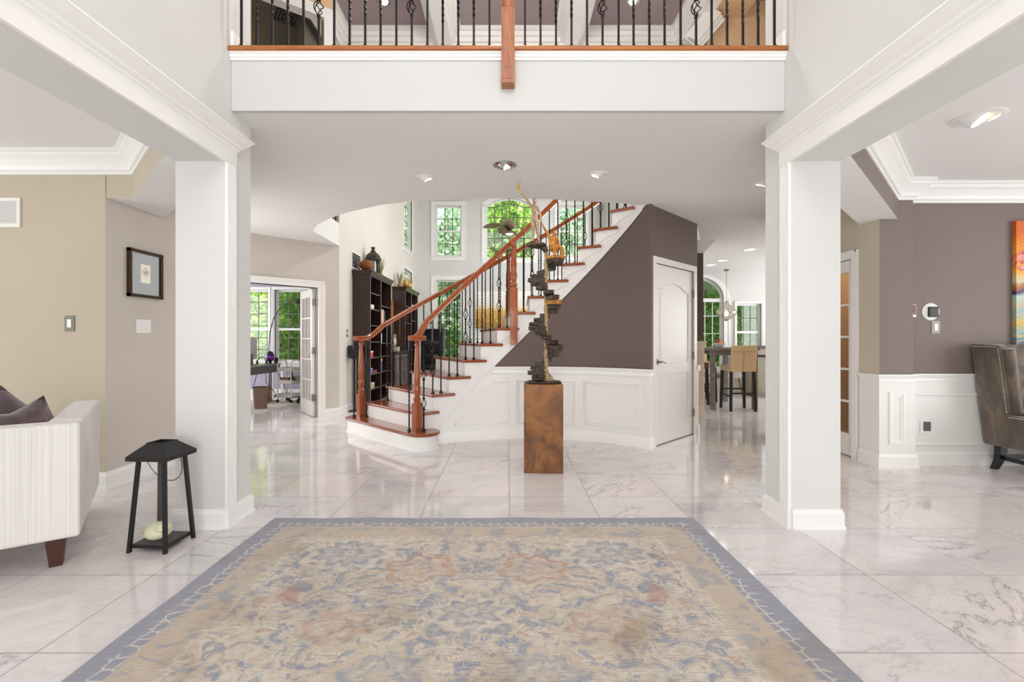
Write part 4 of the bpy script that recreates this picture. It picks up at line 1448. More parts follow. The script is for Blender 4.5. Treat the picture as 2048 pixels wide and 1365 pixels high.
def head(parent, c, tilt, mt):
    """small sculpted head with brow, nose, mouth and chin, facing -y"""
    def fn(p):
        x, y, z = p
        f = max(0.0, -y)
        nose = .34*math.exp(-(x*x)/.03-((z+.05)**2)/.05)*f
        brow = .10*math.exp(-((z-.25)**2)/.02)*f
        sock = -.14*math.exp(-((abs(x)-.36)**2)/.03-((z-.08)**2)/.02)*f
        lips = .08*math.exp(-(x*x)/.08-((z+.5)**2)/.01)*f
        chin = .12*math.exp(-(x*x)/.1-((z+.85)**2)/.03)*f
        ear = .22*math.exp(-((abs(x)-.98)**2)/.02-(y*y)/.03-(z*z)/.05)
        w_ = 1-.22*max(0.0, -z)
        return (x*w_*(1+ear), y*1.0-nose-brow-sock-lips-chin, z)
    g = G(); g.ball((0, 0, 0), .0185, .0215, .0265, 28, 22, fn=fn)
    o = g.build('head', mt, parent, smooth=80)
    o.location = c; o.rotation_euler = tilt
sf = skin('standing_figure', J, B, BRZ_PALE, scu)
head(sf, SCp(466, 352, -.010), (R(-14), 0, R(12)), BRZ_PALE)
# seated figure, head tipped up, arm raised to the other hand
J = {'pelvis': (SCp(775, 1190, -.01), 52*U, 36*U), 'waist': (SCp(780, 1120, -.005), 42*U, 28*U), 'chest': (SCp(785, 1035, -.002), 54*U, 30*U), 'neck0': (SCp(788, 975, -.004), 22*U, 18*U), 'neck': (SCp(793, 955, -.006), 16*U, 16*U),
     'head': (SCp(800, 922, -.010), 26*U, 27*U), 'hair': (SCp(815, 930, .010), 24*U, 28*U), 'brL': (SCp(758, 1040, -.02), 19*U, 17*U), 'brR': (SCp(815, 1042, -.02), 19*U, 17*U),
     'shL': (SCp(722, 975), 21*U, 18*U), 'elL': (SCp(663, 885, -.01), 16*U, 14*U), 'wrL': (SCp(612, 805, -.016), 10*U, 9*U), 'haL': (SCp(598, 778, -.018), 12*U, 8*U),
     'shR': (SCp(846, 990), 20*U, 18*U), 'elR': (SCp(866, 1085, .012), 16*U, 15*U), 'wrR': (SCp(872, 1165, .03), 10*U, 9*U), 'haR': (SCp(874, 1195, .034), 12*U, 8*U),
     'hipL': (SCp(742, 1195, -.02), 40*U, 34*U), 'knL': (SCp(812, 1160, -.068), 27*U, 26*U), 'caL': (SCp(800, 1225, -.062), 25*U, 24*U), 'anL': (SCp(790, 1315, -.058), 14*U, 14*U), 'toL': (SCp(812, 1345, -.082), 14*U, 8*U),
     'hipR': (SCp(825, 1185, -.015), 38*U, 34*U), 'knR': (SCp(902, 1145, -.05), 27*U, 26*U), 'caR': (SCp(922, 1220, -.045), 25*U, 24*U), 'anR': (SCp(935, 1325, -.042), 13*U, 14*U), 'toR': (SCp(945, 1350, -.066), 13*U, 8*U)}
B = [('pelvis', 'waist'), ('waist', 'chest'), ('chest', 'neck0'), ('neck0', 'neck'), ('neck', 'head'), ('head', 'hair'), ('chest', 'brL'), ('chest', 'brR'), ('chest', 'shL'), ('shL', 'elL'), ('elL', 'wrL'), ('wrL', 'haL'),
     ('chest', 'shR'), ('shR', 'elR'), ('elR', 'wrR'), ('wrR', 'haR'), ('pelvis', 'hipL'), ('hipL', 'knL'), ('knL', 'caL'), ('caL', 'anL'), ('anL', 'toL'), ('pelvis', 'hipR'), ('hipR', 'knR'), ('knR', 'caR'), ('caR', 'anR'), ('anR', 'toR')]
fingers(J, B, 'wrL', 'haL', [SCp(584+6*i, 752+2*i, -.018+.004*(i-2)) for i in range(5)])
fingers(J, B, 'wrR', 'haR', [SCp(862+7*i, 1222, .036+.004*(i-2)) for i in range(5)])
sf = skin('seated_figure', J, B, BRZ_GOLD, scu)
head(sf, SCp(798, 920, -.014), (R(-26), 0, R(-18)), BRZ_GOLD)
g = G()
g.tube([SCp(x, y, -.014) for x, y in ((236, 42), (212, 58), (192, 84), (182, 115), (183, 150), (194, 180), (212, 205), (236, 224))], [3*U, 9*U, 14*U, 17*U, 18*U, 17*U, 14*U, 8*U], 10)
g.build('crescent_moon', MOON, scu, smooth=60)
# ------------------------------------------------------------------ living room: sofa, pillows, lantern, wall things
k = NT('striped_white_upholstery')
O = k.obj(); X, Y, Z = k.xyz(O)
st = k.n('TexNoise', {'Vector': k.comb(k.math('MULTIPLY', k.math('ADD', X, Y), 330.0), 0.0, k.math('MULTIPLY', Z, .6)), 'Scale': 1.0, 'Detail': 2})
wv = k.noise(O, 260, 2)
c = k.mix(k.val(st, [(.5, 0), (.58, .5)]), (234, 231, 225), (196, 194, 190))
c = k.mix(k.math('MULTIPLY', wv, .25), c, (208, 205, 199))
SOFA = k.p(col=c, rough=.9, spec=.15, normal=k.bump(wv, .35, .003), sheen=.2)
sofa = thing('sofa', 'white woven-stripe sofa with slanted arm and dark wooden legs, seen from behind', 'sofa', (-2.284, 2.548, 0), math.atan2(-.594, -.804))
# local frame: +x along the back away from the visible corner, +y ... depth direction (towards the seat) is -y local
LB, DP, HT = 2.0, 1.20, .757
g = G()   # back: slightly flared upward
def slab4(g, bot, top, z0, z1):
    vs = [(x, y, z0) for x, y in bot]+[(x, y, z1) for x, y in top]
    g.add(vs, [(0, 3, 2, 1), (4, 5, 6, 7), (0, 1, 5, 4), (1, 2, 6, 5), (2, 3, 7, 6), (3, 0, 4, 7)])
slab4(g, [(.0, 0), (LB, 0), (LB, -.17), (.0, -.17)], [(0, 0), (LB, 0), (LB, -.15), (0, -.15)], .15, HT)
g.build('back', SOFA, sofa, bevel=.018, seg=3)
g = G(); slab4(g, [(.001, -.16), (.15, -.16), (.15, -DP+.1), (.001, -DP+.1)], [(.0, -.14), (.15, -.14), (.15, -DP), (0, -DP)], .15, HT+.003)
g.build('arm', SOFA, sofa, bevel=.018, seg=3)
g = G(); slab4(g, [(LB-.15, -.16), (LB, -.16), (LB, -DP+.1), (LB-.15, -DP+.1)], [(LB-.15, -.14), (LB, -.14), (LB, -DP), (LB-.15, -DP)], .15, HT+.003)
g.build('arm', SOFA, sofa, bevel=.018, seg=3)
g = G(); g.box(.15, LB-.15, -DP+.14, -.16, .15, .33); g.build('seat_base', SOFA, sofa, bevel=.01)
for a, b in ((.155, LB/2-.005), (LB/2+.005, LB-.155)):
    g = G(); g.box(a, b, -DP+.10, -.17, .335, .47); g.build('seat_cushion', SOFA, sofa, bevel=.035, seg=4)
for x, y in ((.10, -.07), (LB-.10, -.07), (.10, -DP+.25), (LB-.10, -DP+.25)):
    g = G(); s0, s1 = .042, .026
    g.loops([[(x+s*a, y+s*b, z) for a, b in ((-1, -1), (1, -1), (1, 1), (-1, 1))] for s, z in ((s1, 0), (s0, .155))])
    g.build('leg', DARKLEG, sofa)
k = NT('mauve_velvet')
f = k.noise(k.pos(), 9, 4, .6, .8)
VELVET = k.p(col=k.ramp(f, [(.3, (62, 46, 50)), (.55, (96, 74, 78)), (.72, (140, 114, 114))]), rough=.6, sheen=.8)
def pillow(w_, h_, t_, mt, loc, rot, label, group=None):
    g = G(); n = 12
    for sgn in (1, -1):
        vs, fs = [], []
        for j in range(n+1):
            for i in range(n+1):
                u, v = i/n*2-1, j/n*2-1
                ed = (1-u**4)*(1-v**4)
                pin = 1-.10*(1-abs(u)**2)*abs(v)**3
                pin2 = 1-.10*(1-abs(v)**2)*abs(u)**3
                vs.append((u*w_/2*pin2, v*h_/2*pin, sgn*t_/2*max(ed, 0)**.55*(1+.08*math.sin(u*5+v*4))))
        for j in range(n):
            for i in range(n):
                a = j*(n+1)+i
                fs.append((a, a+1, a+n+2, a+n+1))
        g.add(vs, fs)
    o = g.build('throw_pillow', mt, smooth=70, loc=loc, rot=rot)
    return tag(o, label, 'pillow', group)
def sof(x, y, z):
    m = Matrix.Rotation(math.atan2(-.594, -.804), 3, 'Z')
    v = m @ Vector((x, y, 0))
    return (-2.284+v.x, 2.548+v.y, z)
PZ = math.atan2(-.594, -.804)
pillow(.46, .46, .17, VELVET, sof(.37, -.52, .615), (R(80), R(42), PZ+R(188)), 'mauve velvet pillow standing on its corner at the back of the sofa, highest of three')
pillow(.42, .42, .16, VELVET, sof(.285, -.36, .60), (R(74), R(62), PZ+R(165)), 'mauve velvet pillow leaning against the sofa arm')
pillow(.46, .36, .15, VELVET, sof(.48, -.27, .645), (R(75), R(5), PZ+R(180)), 'mauve velvet pillow lying lowest against the sofa back')

LM = M('dark_zinc', (48, 47, 48), .5, .5)
lan = thing('floor_lantern', 'tall black metal lantern with glass sides on the floor beside the pier', 'lantern', (-2.02, 2.79, 0), R(-4))
lan.scale = (.8, .8, .97)
hb, ht, zt = .135, .095, .545
g = G(); g.box(-hb+.012, hb-.012, -hb+.012, hb-.012, .022, .045); g.build('base_plate', LM, lan)
for sx in (-1, 1):
    for sy in (-1, 1):
        g = G(); a, b = Vector((sx*hb, sy*hb, 0)), Vector((sx*ht, sy*ht, zt))
        g.loops([[p+Vector((x*.0115, y*.0115, 0)) for x, y in ((-1, -1), (1, -1), (1, 1), (-1, 1))] for p in (a, b)])
        g.build('leg', LM, lan)
for i in range(4):
    a0 = PI/2*i
    m = Matrix.Rotation(a0, 4, 'Z')
    zb0, zb1 = .045, zt-.01
    f0, f1 = hb+(ht-hb)*zb0/zt, hb+(ht-hb)*zb1/zt
    g = G(); g.add([m @ Vector(p) for p in ((-f0, -f0+.002, zb0), (f0, -f0+.002, zb0), (f1, -f1+.002, zb1), (-f1, -f1+.002, zb1))], [(0, 1, 2, 3)])
    g.build('glass_pane', GLASS, lan)
g = G()
g.loops([[(s*x, s*y, z) for x, y in ((-1, -1), (1, -1), (1, 1), (-1, 1))] for s, z in ((.128, .528), (.15, .532), (.15, .556), (.066, .622), (.066, .627), (.056, .627), (.056, .59))], cap=False)
g.add([(x*.056, y*.056, .59) for x, y in ((-1, -1), (1, -1), (1, 1), (-1, 1))], [(0, 1, 2, 3)])
g.add([(x*.128, y*.128, .528) for x, y in ((-1, -1), (1, -1), (1, 1), (-1, 1))], [(0, 1, 2, 3)])
g.build('roof', LM, lan)
g = G(); g.tube([(.135*math.cos(t)*1.0, -.05+.17*math.sin(t)*.4+.06, .52-.15*math.sin(t)) for t in [PI*i/16 for i in range(17)]], .003, 6)
g.tube([(-.135+.02*i, -.05+.06-.012*i, .52-.02*i-.006*i*i) for i in range(0)] or [(.135, .01, .52), (.139, .01, .53)], .003, 6)
g.build('carry_handle', LM, lan)
g = G()
def blob(p):
    x, y, z = p
    return (x*(1+.18*y), y*(1-.2*z), z*(1+.22*x) if z > 0 else z*.9)
g.ball((-.01, -.03, .099), .078, .062, .056, 20, 12, fn=blob)
g.ball((.03, -.035, .125), .05, .045, .034, 16, 9, fn=blob)
CW = M('cream_wax', (228, 226, 190), .45, sss=.2)
g.cyl((-.01, -.05, .145), (-.012, -.05, .166), .002)
o = g.build('pillar_candle', CW, smooth=70, loc=(-2.02, 2.79, 0.0), rot=(0, 0, R(-4)))
o.scale = (.95, .95, .95)
tag(o, 'slumped cream candle melted on the floor lantern base', 'candle')

# picture on the hall wall (X=-3.19 plane, facing the hall)
pic = thing('framed_picture', 'small framed print with grey mat on the beige wall above the triple switch', 'picture', (HX, 4.215, 1.775))
FR = M('dark_bronze_frame', (72, 50, 32), .4, .4)
hw, hh = .195, .205
g = G()
for a0, a1, b0, b1 in ((-hw, hw, hh-.026, hh), (-hw, hw, -hh, -hh+.026), (-hw, -hw+.026, -hh, hh), (hw-.026, hw, -hh, hh)):
    g.box(.0, .03, a0, a1, b0, b1)
for i in range(22):
    t = -hw+.01+i*(2*hw-.02)/21
    for z in (hh-.012, -hh+.012):
        g.ball((.031, t, z), .006, .007, .008, 8, 5)
    for y in (-hw+.012, hw-.012):
        g.ball((.031, y, t*hh/hw), .006, .007, .008, 8, 5)
g.build('frame', FR, pic, smooth=50)
g = G(); g.box(.004, .012, -hw+.024, hw-.024, -hh+.024, hh-.024); g.build('mat_board', M('grey_mat_board', (112, 114, 114), .8), pic)
k = NT('botanical_print')
O = k.obj()
x_, y_, z_ = k.xyz(O)
dd = k.math('SQRT', k.math('ADD', k.math('POWER', y_, 2.0), k.math('POWER', k.math('SUBTRACT', z_, .018), 2.0)))
c = k.ramp(k.math('MULTIPLY', dd, 12.0), [(.0, (60, 60, 70)), (.13, (70, 70, 78)), (.17, (190, 170, 130)), (.40, (206, 190, 150)), (.55, (226, 216, 186)), (1, (232, 224, 200))])
c = k.mix(k.math('MULTIPLY', k.val(k.noise(O, 40, 3), [(.5, 0), (.6, .6)]), k.math('LESS_THAN', dd, .045)), c, (150, 120, 60))
g = G(); g.box(.011, .014, -.055, .055, -.075, .085); g.build('print', k.p(col=c, rough=.8), pic)
g = G(); g.add([(.018, -hw+.024, -hh+.024), (.018, hw-.024, -hh+.024), (.018, hw-.024, hh-.024), (.018, -hw+.024, hh-.024)], [(0, 1, 2, 3)])
g.build('glass_pane', GLASS, pic)

def switch(label, loc, rz, n, plate, w_, h_, rocker=None):
    """plate faces local -y"""
    t = thing('light_switch', label, 'light switch', loc, rz)
    g = G(); g.box(-w_/2, w_/2, -.006, 0, -h_/2, h_/2); g.build('cover_plate', plate, t, bevel=.002)
    for i in range(n):
        x = (i-(n-1)/2)*.046
        g = G(); g.box(x-.0165, x+.0165, -.010, -.005, -.033, .033)
        g.build('rocker', rocker or WHITE, t, bevel=.0015)
    return t
switch('single light switch with bronze plate on the living room beige wall', (-3.495, 3.81, 1.33), 0, 1, M('bronze_plate', (118, 114, 92), .4, .0), .079, .125)
switch('triple white light switch below the framed print', (HX, 4.205, 1.318), R(90), 3, WHITE, .165, .118)
switch('single light switch with steel plate below the round thermostat', (4.10, 4.58, 1.32), 0, 1, M('satin_plate', (158, 152, 136), .4), .082, .125)
switch('narrow light switch on the wall beside the bookcase', (-2.68, 7.95, 1.31), R(90), 1, STEELP, .075, .12)
def vent(label, loc, rz, w_, h_, n, mt, slat):
    t = thing('air_vent', label, 'vent', loc, rz)
    g = G(); b = .028
    g.box(-w_/2, w_/2, -.012, 0, h_/2-b, h_/2); g.box(-w_/2, w_/2, -.012, 0, -h_/2, -h_/2+b); g.box(-w_/2, -w_/2+b, -.012, 0, -h_/2+b, h_/2-b); g.box(w_/2-b, w_/2, -.012, 0, -h_/2+b, h_/2-b)
    g.build('frame', mt, t, bevel=.003)
    g = G(); g.box(-w_/2+b, w_/2-b, -.002, 0, -h_/2+b, h_/2-b); g.build('backing', M('vent_shadow', (72, 68, 62), .9), t)
    g = G()
    for i in range(n):
        z = -h_/2+b+(h_-2*b)*(i+.5)/n
        g.obox((0, -.007, z), (w_/2-b, 0, 0), (0, .005, -.004), (0, .0008, .001))
    g.build('louvers', slat, t)
    return t
vent('white wall return vent on the beige wall above the sofa', (-4.05, 3.81, 2.215), 0, .33, .235, 15, WHITE, WHITE)
v2 = vent('white wall vent high beside the lantern on the bookcase', (-2.68, 8.42, 2.58), R(90), .52, .30, 3, WHITE, M('vent_grey', (170, 162, 150), .6))
# ceiling diffuser upstairs
t = thing('air_vent', 'square ceiling diffuser of stepped rings inside the upstairs room', 'vent', (-2.93, 6.35, 5.5), R(37))
g = G()
for i, s_ in enumerate((.17, .13, .09, .05)):
    z = -.004-.008*(3-i) if False else -.006-.01*(i % 2)
    for a, b, c0, d0 in ((-s_, s_, s_-.018, s_), (-s_, s_, -s_, -s_+.018), (-s_, -s_+.018, -s_, s_), (s_-.018, s_, -s_, s_)):
        g.box(a, b, c0, d0, -.016, 0)
g.build('rings', M('diffuser_grey', (96, 92, 84), .6), t)
g = G(); g.box(-.17, .17, -.17, .17, -.004, 0); g.build('backing', M('diffuser_dark', (52, 48, 42), .9), t)

# ------------------------------------------------------------------ dining room: settee, painting, thermostat
k = NT('brown_velvet')
f = k.noise(k.map(k.pos(), (1, 1, .5)), 5.5, 4, .6, 1.0)
BV = k.p(col=k.ramp(f, [(.3, (56, 45, 36)), (.5, (84, 69, 54)), (.7, (116, 97, 76))]), rough=.6, sheen=.7)
set_ = thing('settee', 'brown velvet tufted settee with silver nailheads against the mauve wall', 'settee', (4.44, 4.535, 0))
def panel(g, pts, t0, t1):
    """pts: (y,z) outline extruded along x between functions t0(z), t1(z)"""
    n = len(pts)
    vs = [(t0(z), y, z) for y, z in pts]+[(t1(z), y, z) for y, z in pts]
    g.add(vs, [tuple(range(n)), tuple(range(2*n-1, n-1, -1))]+[(i, (i+1) % n, n+(i+1) % n, n+i) for i in range(n)])
LW = 1.5
xo = lambda z: -.05+.13*(1.16-z)/.95
SEAT = .52
wing = [(0, .215), (-.70, .215), (-.70, SEAT), (-.265, SEAT), (-.265, 1.13), (-.24, 1.155), (0, 1.165)]
for side in (0, 1):
    g = G()
    if side == 0:
        panel(g, wing, xo, lambda z: xo(z)+.085)
    else:
        panel(g, wing, lambda z: LW-xo(z)-.085, lambda z: LW-xo(z))
    g.build('wing', BV, set_, bevel=.012, seg=3)
    g = G()
    sgx = (lambda z: xo(z)+.075) if side == 0 else (lambda z: LW-xo(z)-.075)
    g.tube([(sgx(z), -.265, z) for z in (SEAT-.0, .7, .9, 1.12)], [.04, .042, .046, .048], 12)
    g.build('wing_roll', BV, set_, smooth=60)
g = G(); g.box(.08, LW-.08, -.685, -.02, .217, .42); g.build('seat_rail', BV, set_, bevel=.01)
g = G(); g.box(.11, LW-.11, -.715, -.2, .42, .56); g.build('seat_cushion', BV, set_, bevel=.05, seg=4)
g = G()
vs, fs = [], []
nx_, nz_ = 60, 28
for j in range(nz_+1):
    for i in range(nx_+1):
        x = .05+(LW-.10)*i/nx_; z = .45+.70*j/nz_
        a = (x-.1)/.17; b = (z-.45)/.16
        off = (math.floor(b) % 2)*.5
        d = min(math.hypot((a-off-round(a-off)), (b-round(b))*1.0), 1)
        puff = .04*min(1.0, d*2.4)**.7
        vs.append((x, -.16+.06*j/nz_-puff, z))
for j in range(nz_):
    for i in range(nx_):
        a = j*(nx_+1)+i
        fs.append((a, a+1, a+nx_+2, a+nx_+1))
g.add(vs, fs)
g.box(.05, LW-.05, -.14, -.005, .42, .46); g.box(.05, LW-.05, -.10, -.005, .44, 1.155)
g.build('tufted_back', BV, set_, smooth=70)
g = G()
for x in (.15, LW-.15):
    for y in (-.10, -.62):
        pass
for sx, x in ((-1, .13), (1, LW-.13)):
    for sy, y in ((1, -.11), (-1, -.62)):
        g = G()
        rings = []
        for z, ox, s_ in ((.22, 0, .032), (.14, .004, .03), (.07, .02, .026), (0, .05, .022)):
            rings.append([(x+sx*ox+a*s_, y+(sy*.3*ox)+b*s_, z) for a, b in ((-1, -1), (1, -1), (1, 1), (-1, 1))])
        g.loops(rings); g.build('leg', BLACKW, set_)
g = G(); g.box(.125, LW-.125, -.115, -.095, .09, .125); g.box(.118, .142, -.60, -.12, .09, .125); g.build('stretcher', BLACKW, set_)
nh = [(y, 1.138) for y in [-.012-.0185*i for i in range(13)]]+[(-.252, z) for z in [1.12-.0185*i for i in range(32)]]+[(-.27-.0185*i, .505) for i in range(23)]
nhm = G().ball((0, 0, 0), .003, .0055, .0055, 8, 5).mesh('nailhead', M('silver_nailhead', (225, 220, 210), .25, 1), 60)
for y, z in nh:
    o = bpy.data.objects.new('nailhead', nhm); C.objects.link(o); o.parent = set_; o.location = (xo(z)-.001, y, z)

k = NT('abstract_lake_painting')
O = k.obj(); X, Y, Z = k.xyz(O)
nz = k.noise(O, 7, 4, .6, .8)
zz = k.math('ADD', Z, k.math('MULTIPLY', k.math('SUBTRACT', nz, .5), .16))
zf = k.math('MULTIPLY_ADD', zz, 1/1.2, .5)
c = k.ramp(zf, [(0, (24, 70, 96)), (.1, (70, 160, 184)), (.2, (206, 170, 60)), (.28, (96, 178, 190)), (.40, (190, 206, 190)), (.44, (30, 52, 92)), (.49, (182, 112, 48)), (.53, (206, 204, 170)), (.6, (236, 170, 40)), (.82, (232, 140, 28)), (.9, (214, 104, 24)), (1, (206, 96, 30))])
stk = k.noise(k.map(O, (4, 4, 40)), 3, 4)
c = k.mix(k.math('MULTIPLY', k.val(stk, [(.5, 0), (.6, .8)]), k.math('LESS_THAN', zf, .38)), c, (236, 186, 70))
def blossom(cx, cz, rr, amt, colr, sc):
    global c
    d = k.math('SQRT', k.math('ADD', k.math('POWER', k.math('SUBTRACT', X, cx), 2.0), k.math('POWER', k.math('SUBTRACT', Z, cz), 2.0)))
    m = k.math('MULTIPLY', k.val(k.math('DIVIDE', d, rr), [(.7, 1), (1, 0)]), k.val(k.noise(O, sc, 2), [(.44, 0), (.52, amt)]))
    c = k.mix(m, c, colr)
for cx, cz in ((-.46, .22), (-.30, .28), (-.08, .18), (.18, .24), (.42, .2)):
    blossom(cx, cz, .12, 1.0, (196, 60, 84), 34)
    blossom(cx, cz, .10, .9, (236, 160, 176), 26)
for cx, cz in ((-.40, -.22), (-.1, -.28), (.25, -.24)):
    blossom(cx, cz, .11, .95, (222, 150, 178), 30)
trk = k.math('LESS_THAN', k.math('ABSOLUTE', k.math('SUBTRACT', k.math('MODULO', k.math('ADD', k.math('ADD', X, 2.0), k.math('MULTIPLY', nz, .06)), .17), .085)), .006)
trk = k.math('MULTIPLY', trk, k.math('MULTIPLY', k.math('GREATER_THAN', Z, -.02), k.math('LESS_THAN', Z, .25)))
c = k.mix(trk, c, (52, 38, 30))
PAINT = k.p(col=c, rough=.4, normal=k.bump(k.noise(O, 60, 3), .6, .01))
pa = thing('canvas_painting', 'colourful unframed canvas of orange sky and blue water above the settee', 'painting', (5.38, 4.555, 1.73))
g = G(); g.box(-.55, .55, -.018, .02, -.6, .6); g.build('canvas', PAINT, pa)
g = G(); g.box(-.53, .53, .02, .026, -.58, .58); g.build('stretcher_frame', M('pine_bar', (180, 150, 110), .7), pa)
t = thing('thermostat', 'round white thermostat with black square screen on the mauve wall', 'thermostat', (4.05, 4.58, 1.469))
g = G(); g.lathe([(.001, 0), (.083, 0), (.083, .006), (.078, .010), (.001, .011)], n=36); g.xf(Matrix.Rotation(R(90), 4, 'X')); g.build('back_plate', WHITE, t, smooth=40)
g = G(); g.box(-.035, .059, -.03, -.010, -.052, .046); g.build('body', M('gloss_black', (14, 14, 16), .4), t, bevel=.02, seg=4)
t = thing('wall_outlet', 'low white outlet box with dark square panel on the dining wainscot', 'outlet', (3.985, 4.568, .366))
g = G(); g.box(-.047, .047, -.016, 0, -.062, .062); g.build('cover_plate', WHITE, t, bevel=.006, seg=3)
g = G(); g.box(-.026, .042, -.024, -.015, -.036, .052); g.build('socket_cover', M('dark_grey_insert', (92, 90, 90), .5), t, bevel=.004)
t = thing('wall_keypad', 'small white and red panel peeking past the pilaster edge', 'keypad', (3.872, 4.58, 1.476))
g = G(); g.box(-.028, .028, -.018, 0, -.06, .065); g.build('case', WHITE, t, bevel=.003)
g = G(); g.box(-.022, .022, -.0205, -.017, -.035, .058); g.build('picture_face', M('rose_grey_print', (132, 88, 90), .5), t)

# ------------------------------------------------------------------ great room: bookcases, cabinet, ornaments
def bookcase(nm, label, y0, y1, h, div, shl, shr, top_scale=1.0):
    """stands against X=-2.68, opens towards +X"""
    D = .30
    t = thing(nm, label, 'bookcase', (-2.675, y0, 0))
    W = y1-y0
    g = G(); g.box(0, D, 0, .03, 0, h-.09); g.build('side_panel', ESPRESSO, t)
    g = G(); g.box(0, D, W-.03, W, 0, h-.09); g.build('side_panel', ESPRESSO, t)
    g = G(); g.box(0, .012, .03, W-.03, 0.0, h-.09); g.build('back_panel', ESPRESSO, t)
    g = G(); g.box(.012, D-.005, div-.012, div+.012, .09, h-.1); g.build('divider', ESPRESSO, t)
    g = G(); g.box(.012, D-.003, .03, W-.03, 0.0, .09); g.build('plinth', ESPRESSO, t)
    for z in shl:
        g = G(); g.box(.012, D-.01, .03, div-.012, z-.022, z); g.build('shelf', ESPRESSO, t)
    for z in shr:
        g = G(); g.box(.012, D-.01, div+.012, W-.03, z-.022, z); g.build('shelf', ESPRESSO, t)
    g = G(); g.sweep([(0, 0), (D, 0), (D, W), (0, W)], [(-.005, h-.1), (.006, h-.1), (.008, h-.085), (.018, h-.075), (.024, h-.05), (.042, h-.03), (.046, h-.012), (.05, h), (-.005, h)], side=-1)
    g.box(0.005, D, .0, W, h-.06, h-.001)
    g.build('crown_moulding', ESPRESSO, t, smooth=30)
    # lighter front edging
    g = G()
    for yy in (.015, div, W-.015):
        g.box(D-.004, D+.003, yy-.013, yy+.013, .09, h-.1)
    g.build('face_edge', M('sheen_edge', (112, 104, 104), .25), t)
    return t
SHL = [.34, .60, .89, 1.17, 1.46, 1.745, 2.03]
SHR = [.34, .60, .89, 1.14, 1.50, 1.85]
bookcase('bookcase', 'tall dark bookcase nearer the office door with a wicker ball and lantern on top', 8.23, 9.71, 2.40, .70, SHL, SHR)
bookcase('bookcase', 'second dark bookcase by the window corner with two gold finials on top', 11.04, 12.56, 2.43, .72, [.6, .95, 1.25, 1.6, 2.0], [.6, .95, 1.3, 1.68, 1.98])
cab = thing('base_cabinet', 'low dark cabinet with glossy doors between the two bookcases', 'cabinet', (-2.675, 9.73, 0))
g = G(); g.box(0, .36, 0, 1.29, .0, .92); g.build('carcass', ESPRESSO, cab)
g = G(); g.box(0, .40, -.005, 1.295, .92, .955); g.build('worktop', ESPRESSO, cab, bevel=.005)
for i in range(3):
    a = .03+i*.41
    d_ = G(); d_.box(.36, .378, a, a+.395, .08, .88)
    dr_ = d_.build('door', wood('glossy_cabinet_door', (88, 78, 74), (122, 110, 104), .12), cab, bevel=.003)
    g = G(); rect = [(a+.05, a+.345, .14, .82)]
    for y0_, y1_, z0_, z1_ in rect:
        g.box(.378, .384, y0_, y1_, z0_, z0_+.02); g.box(.378, .384, y0_, y1_, z1_-.02, z1_); g.box(.378, .384, y0_, y0_+.02, z0_, z1_); g.box(.378, .384, y1_-.02, y1_, z0_, z1_)
    g.build('door_frame', ESPRESSO, dr_)
    g = G(); g.ball((.395, a+.36, .55), .014, .012, .014, 10, 6); g.cyl((.377, a+.36, .55), (.39, a+.36, .55), .005); g.build('knob', NICKEL, dr_, smooth=60)
# gold-framed picture behind the cabinet
pic2 = thing('framed_picture', 'gold-framed picture leaning on the wall between the dark bookcases', 'picture', (-2.672, 10.42, 1.74))
g = G()
for a0, a1, b0, b1 in ((-.55, .55, .26, .36), (-.55, .55, -.36, -.26), (-.55, -.45, -.26, .26), (.45, .55, -.26, .26)):
    g.box(0, .05, a0, a1, b0, b1)
g.build('frame', BRASS, pic2, bevel=.01)
g = G(); g.box(0, .02, -.45, .45, -.26, .26); g.build('picture_panel', M('ochre_panel', (190, 160, 96), .6), pic2)

rb = random.Random(11)
def book_row(x, y0, z, specs, what, group):
    y = y0
    for i, (th, hh_, col, lb) in enumerate(specs):
        t = thing('book', lb, 'book', (x, y, z), 0, group)
        g = G(); g.box(-.0, .17, 0, th, 0, hh_); g.build('cover', M('book_cover_%s_%d' % (what, i), col, .6), t, bevel=.002)
        g = G(); g.box(.002, .165, .004, th-.004, hh_-.0005, hh_+.0004); g.build('pages', M('book_pages', (232, 226, 210), .8), t)
        y += th+.003
BX, BY = -2.66, 8.23
book_row(BX+.1, BY+.72, 1.50, [(.05, .27, (206, 192, 160), 'cream book at the start of the upper bookcase row'), (.04, .28, (190, 176, 140), 'tan book second in the upper bookcase row'), (.05, .26, (236, 232, 222), 'white book in the upper bookcase row'),
        (.04, .27, (170, 60, 44), 'red book beside the white one in the bookcase row'), (.05, .28, (214, 190, 176), 'pale pink book in the upper bookcase row'), (.06, .26, (40, 44, 72), 'navy book in the upper bookcase row'), (.04, .25, (60, 62, 78), 'dark blue book closing the upper bookcase row')], 'a', 'books in the tall bookcase')
def small_box(nm, label, cat, x, y, z, sx, sy, sz, col, lidc=None, rz=0):
    t = thing(nm, label, cat, (x, y, z), rz)
    g = G(); g.box(-sx/2, sx/2, -sy/2, sy/2, 0, sz*.8); g.build('box_body', M(nm+'_paper_%d' % len(bpy.data.materials), col, .6), t, bevel=.003)
    g = G(); g.box(-sx/2-.002, sx/2+.002, -sy/2-.002, sy/2+.002, sz*.78, sz); g.build('lid', M(nm+'_lid_%d' % len(bpy.data.materials), lidc or col, .6), t, bevel=.003)
    return t
small_box('game_box', 'red and white game box on the middle shelf of the tall bookcase', 'box', BX+.19, BY+.16, .89, .15, .20, .11, (196, 52, 52), (236, 226, 222))
small_box('game_box', 'blue game box on the shelf below the red one', 'box', BX+.19, BY+.14, .60, .15, .18, .10, (70, 110, 176), (120, 150, 200))
small_box('game_box', 'dark red flat box under the blue box in the bookcase', 'box', BX+.19, BY+.40, .60, .15, .22, .05, (140, 40, 36))
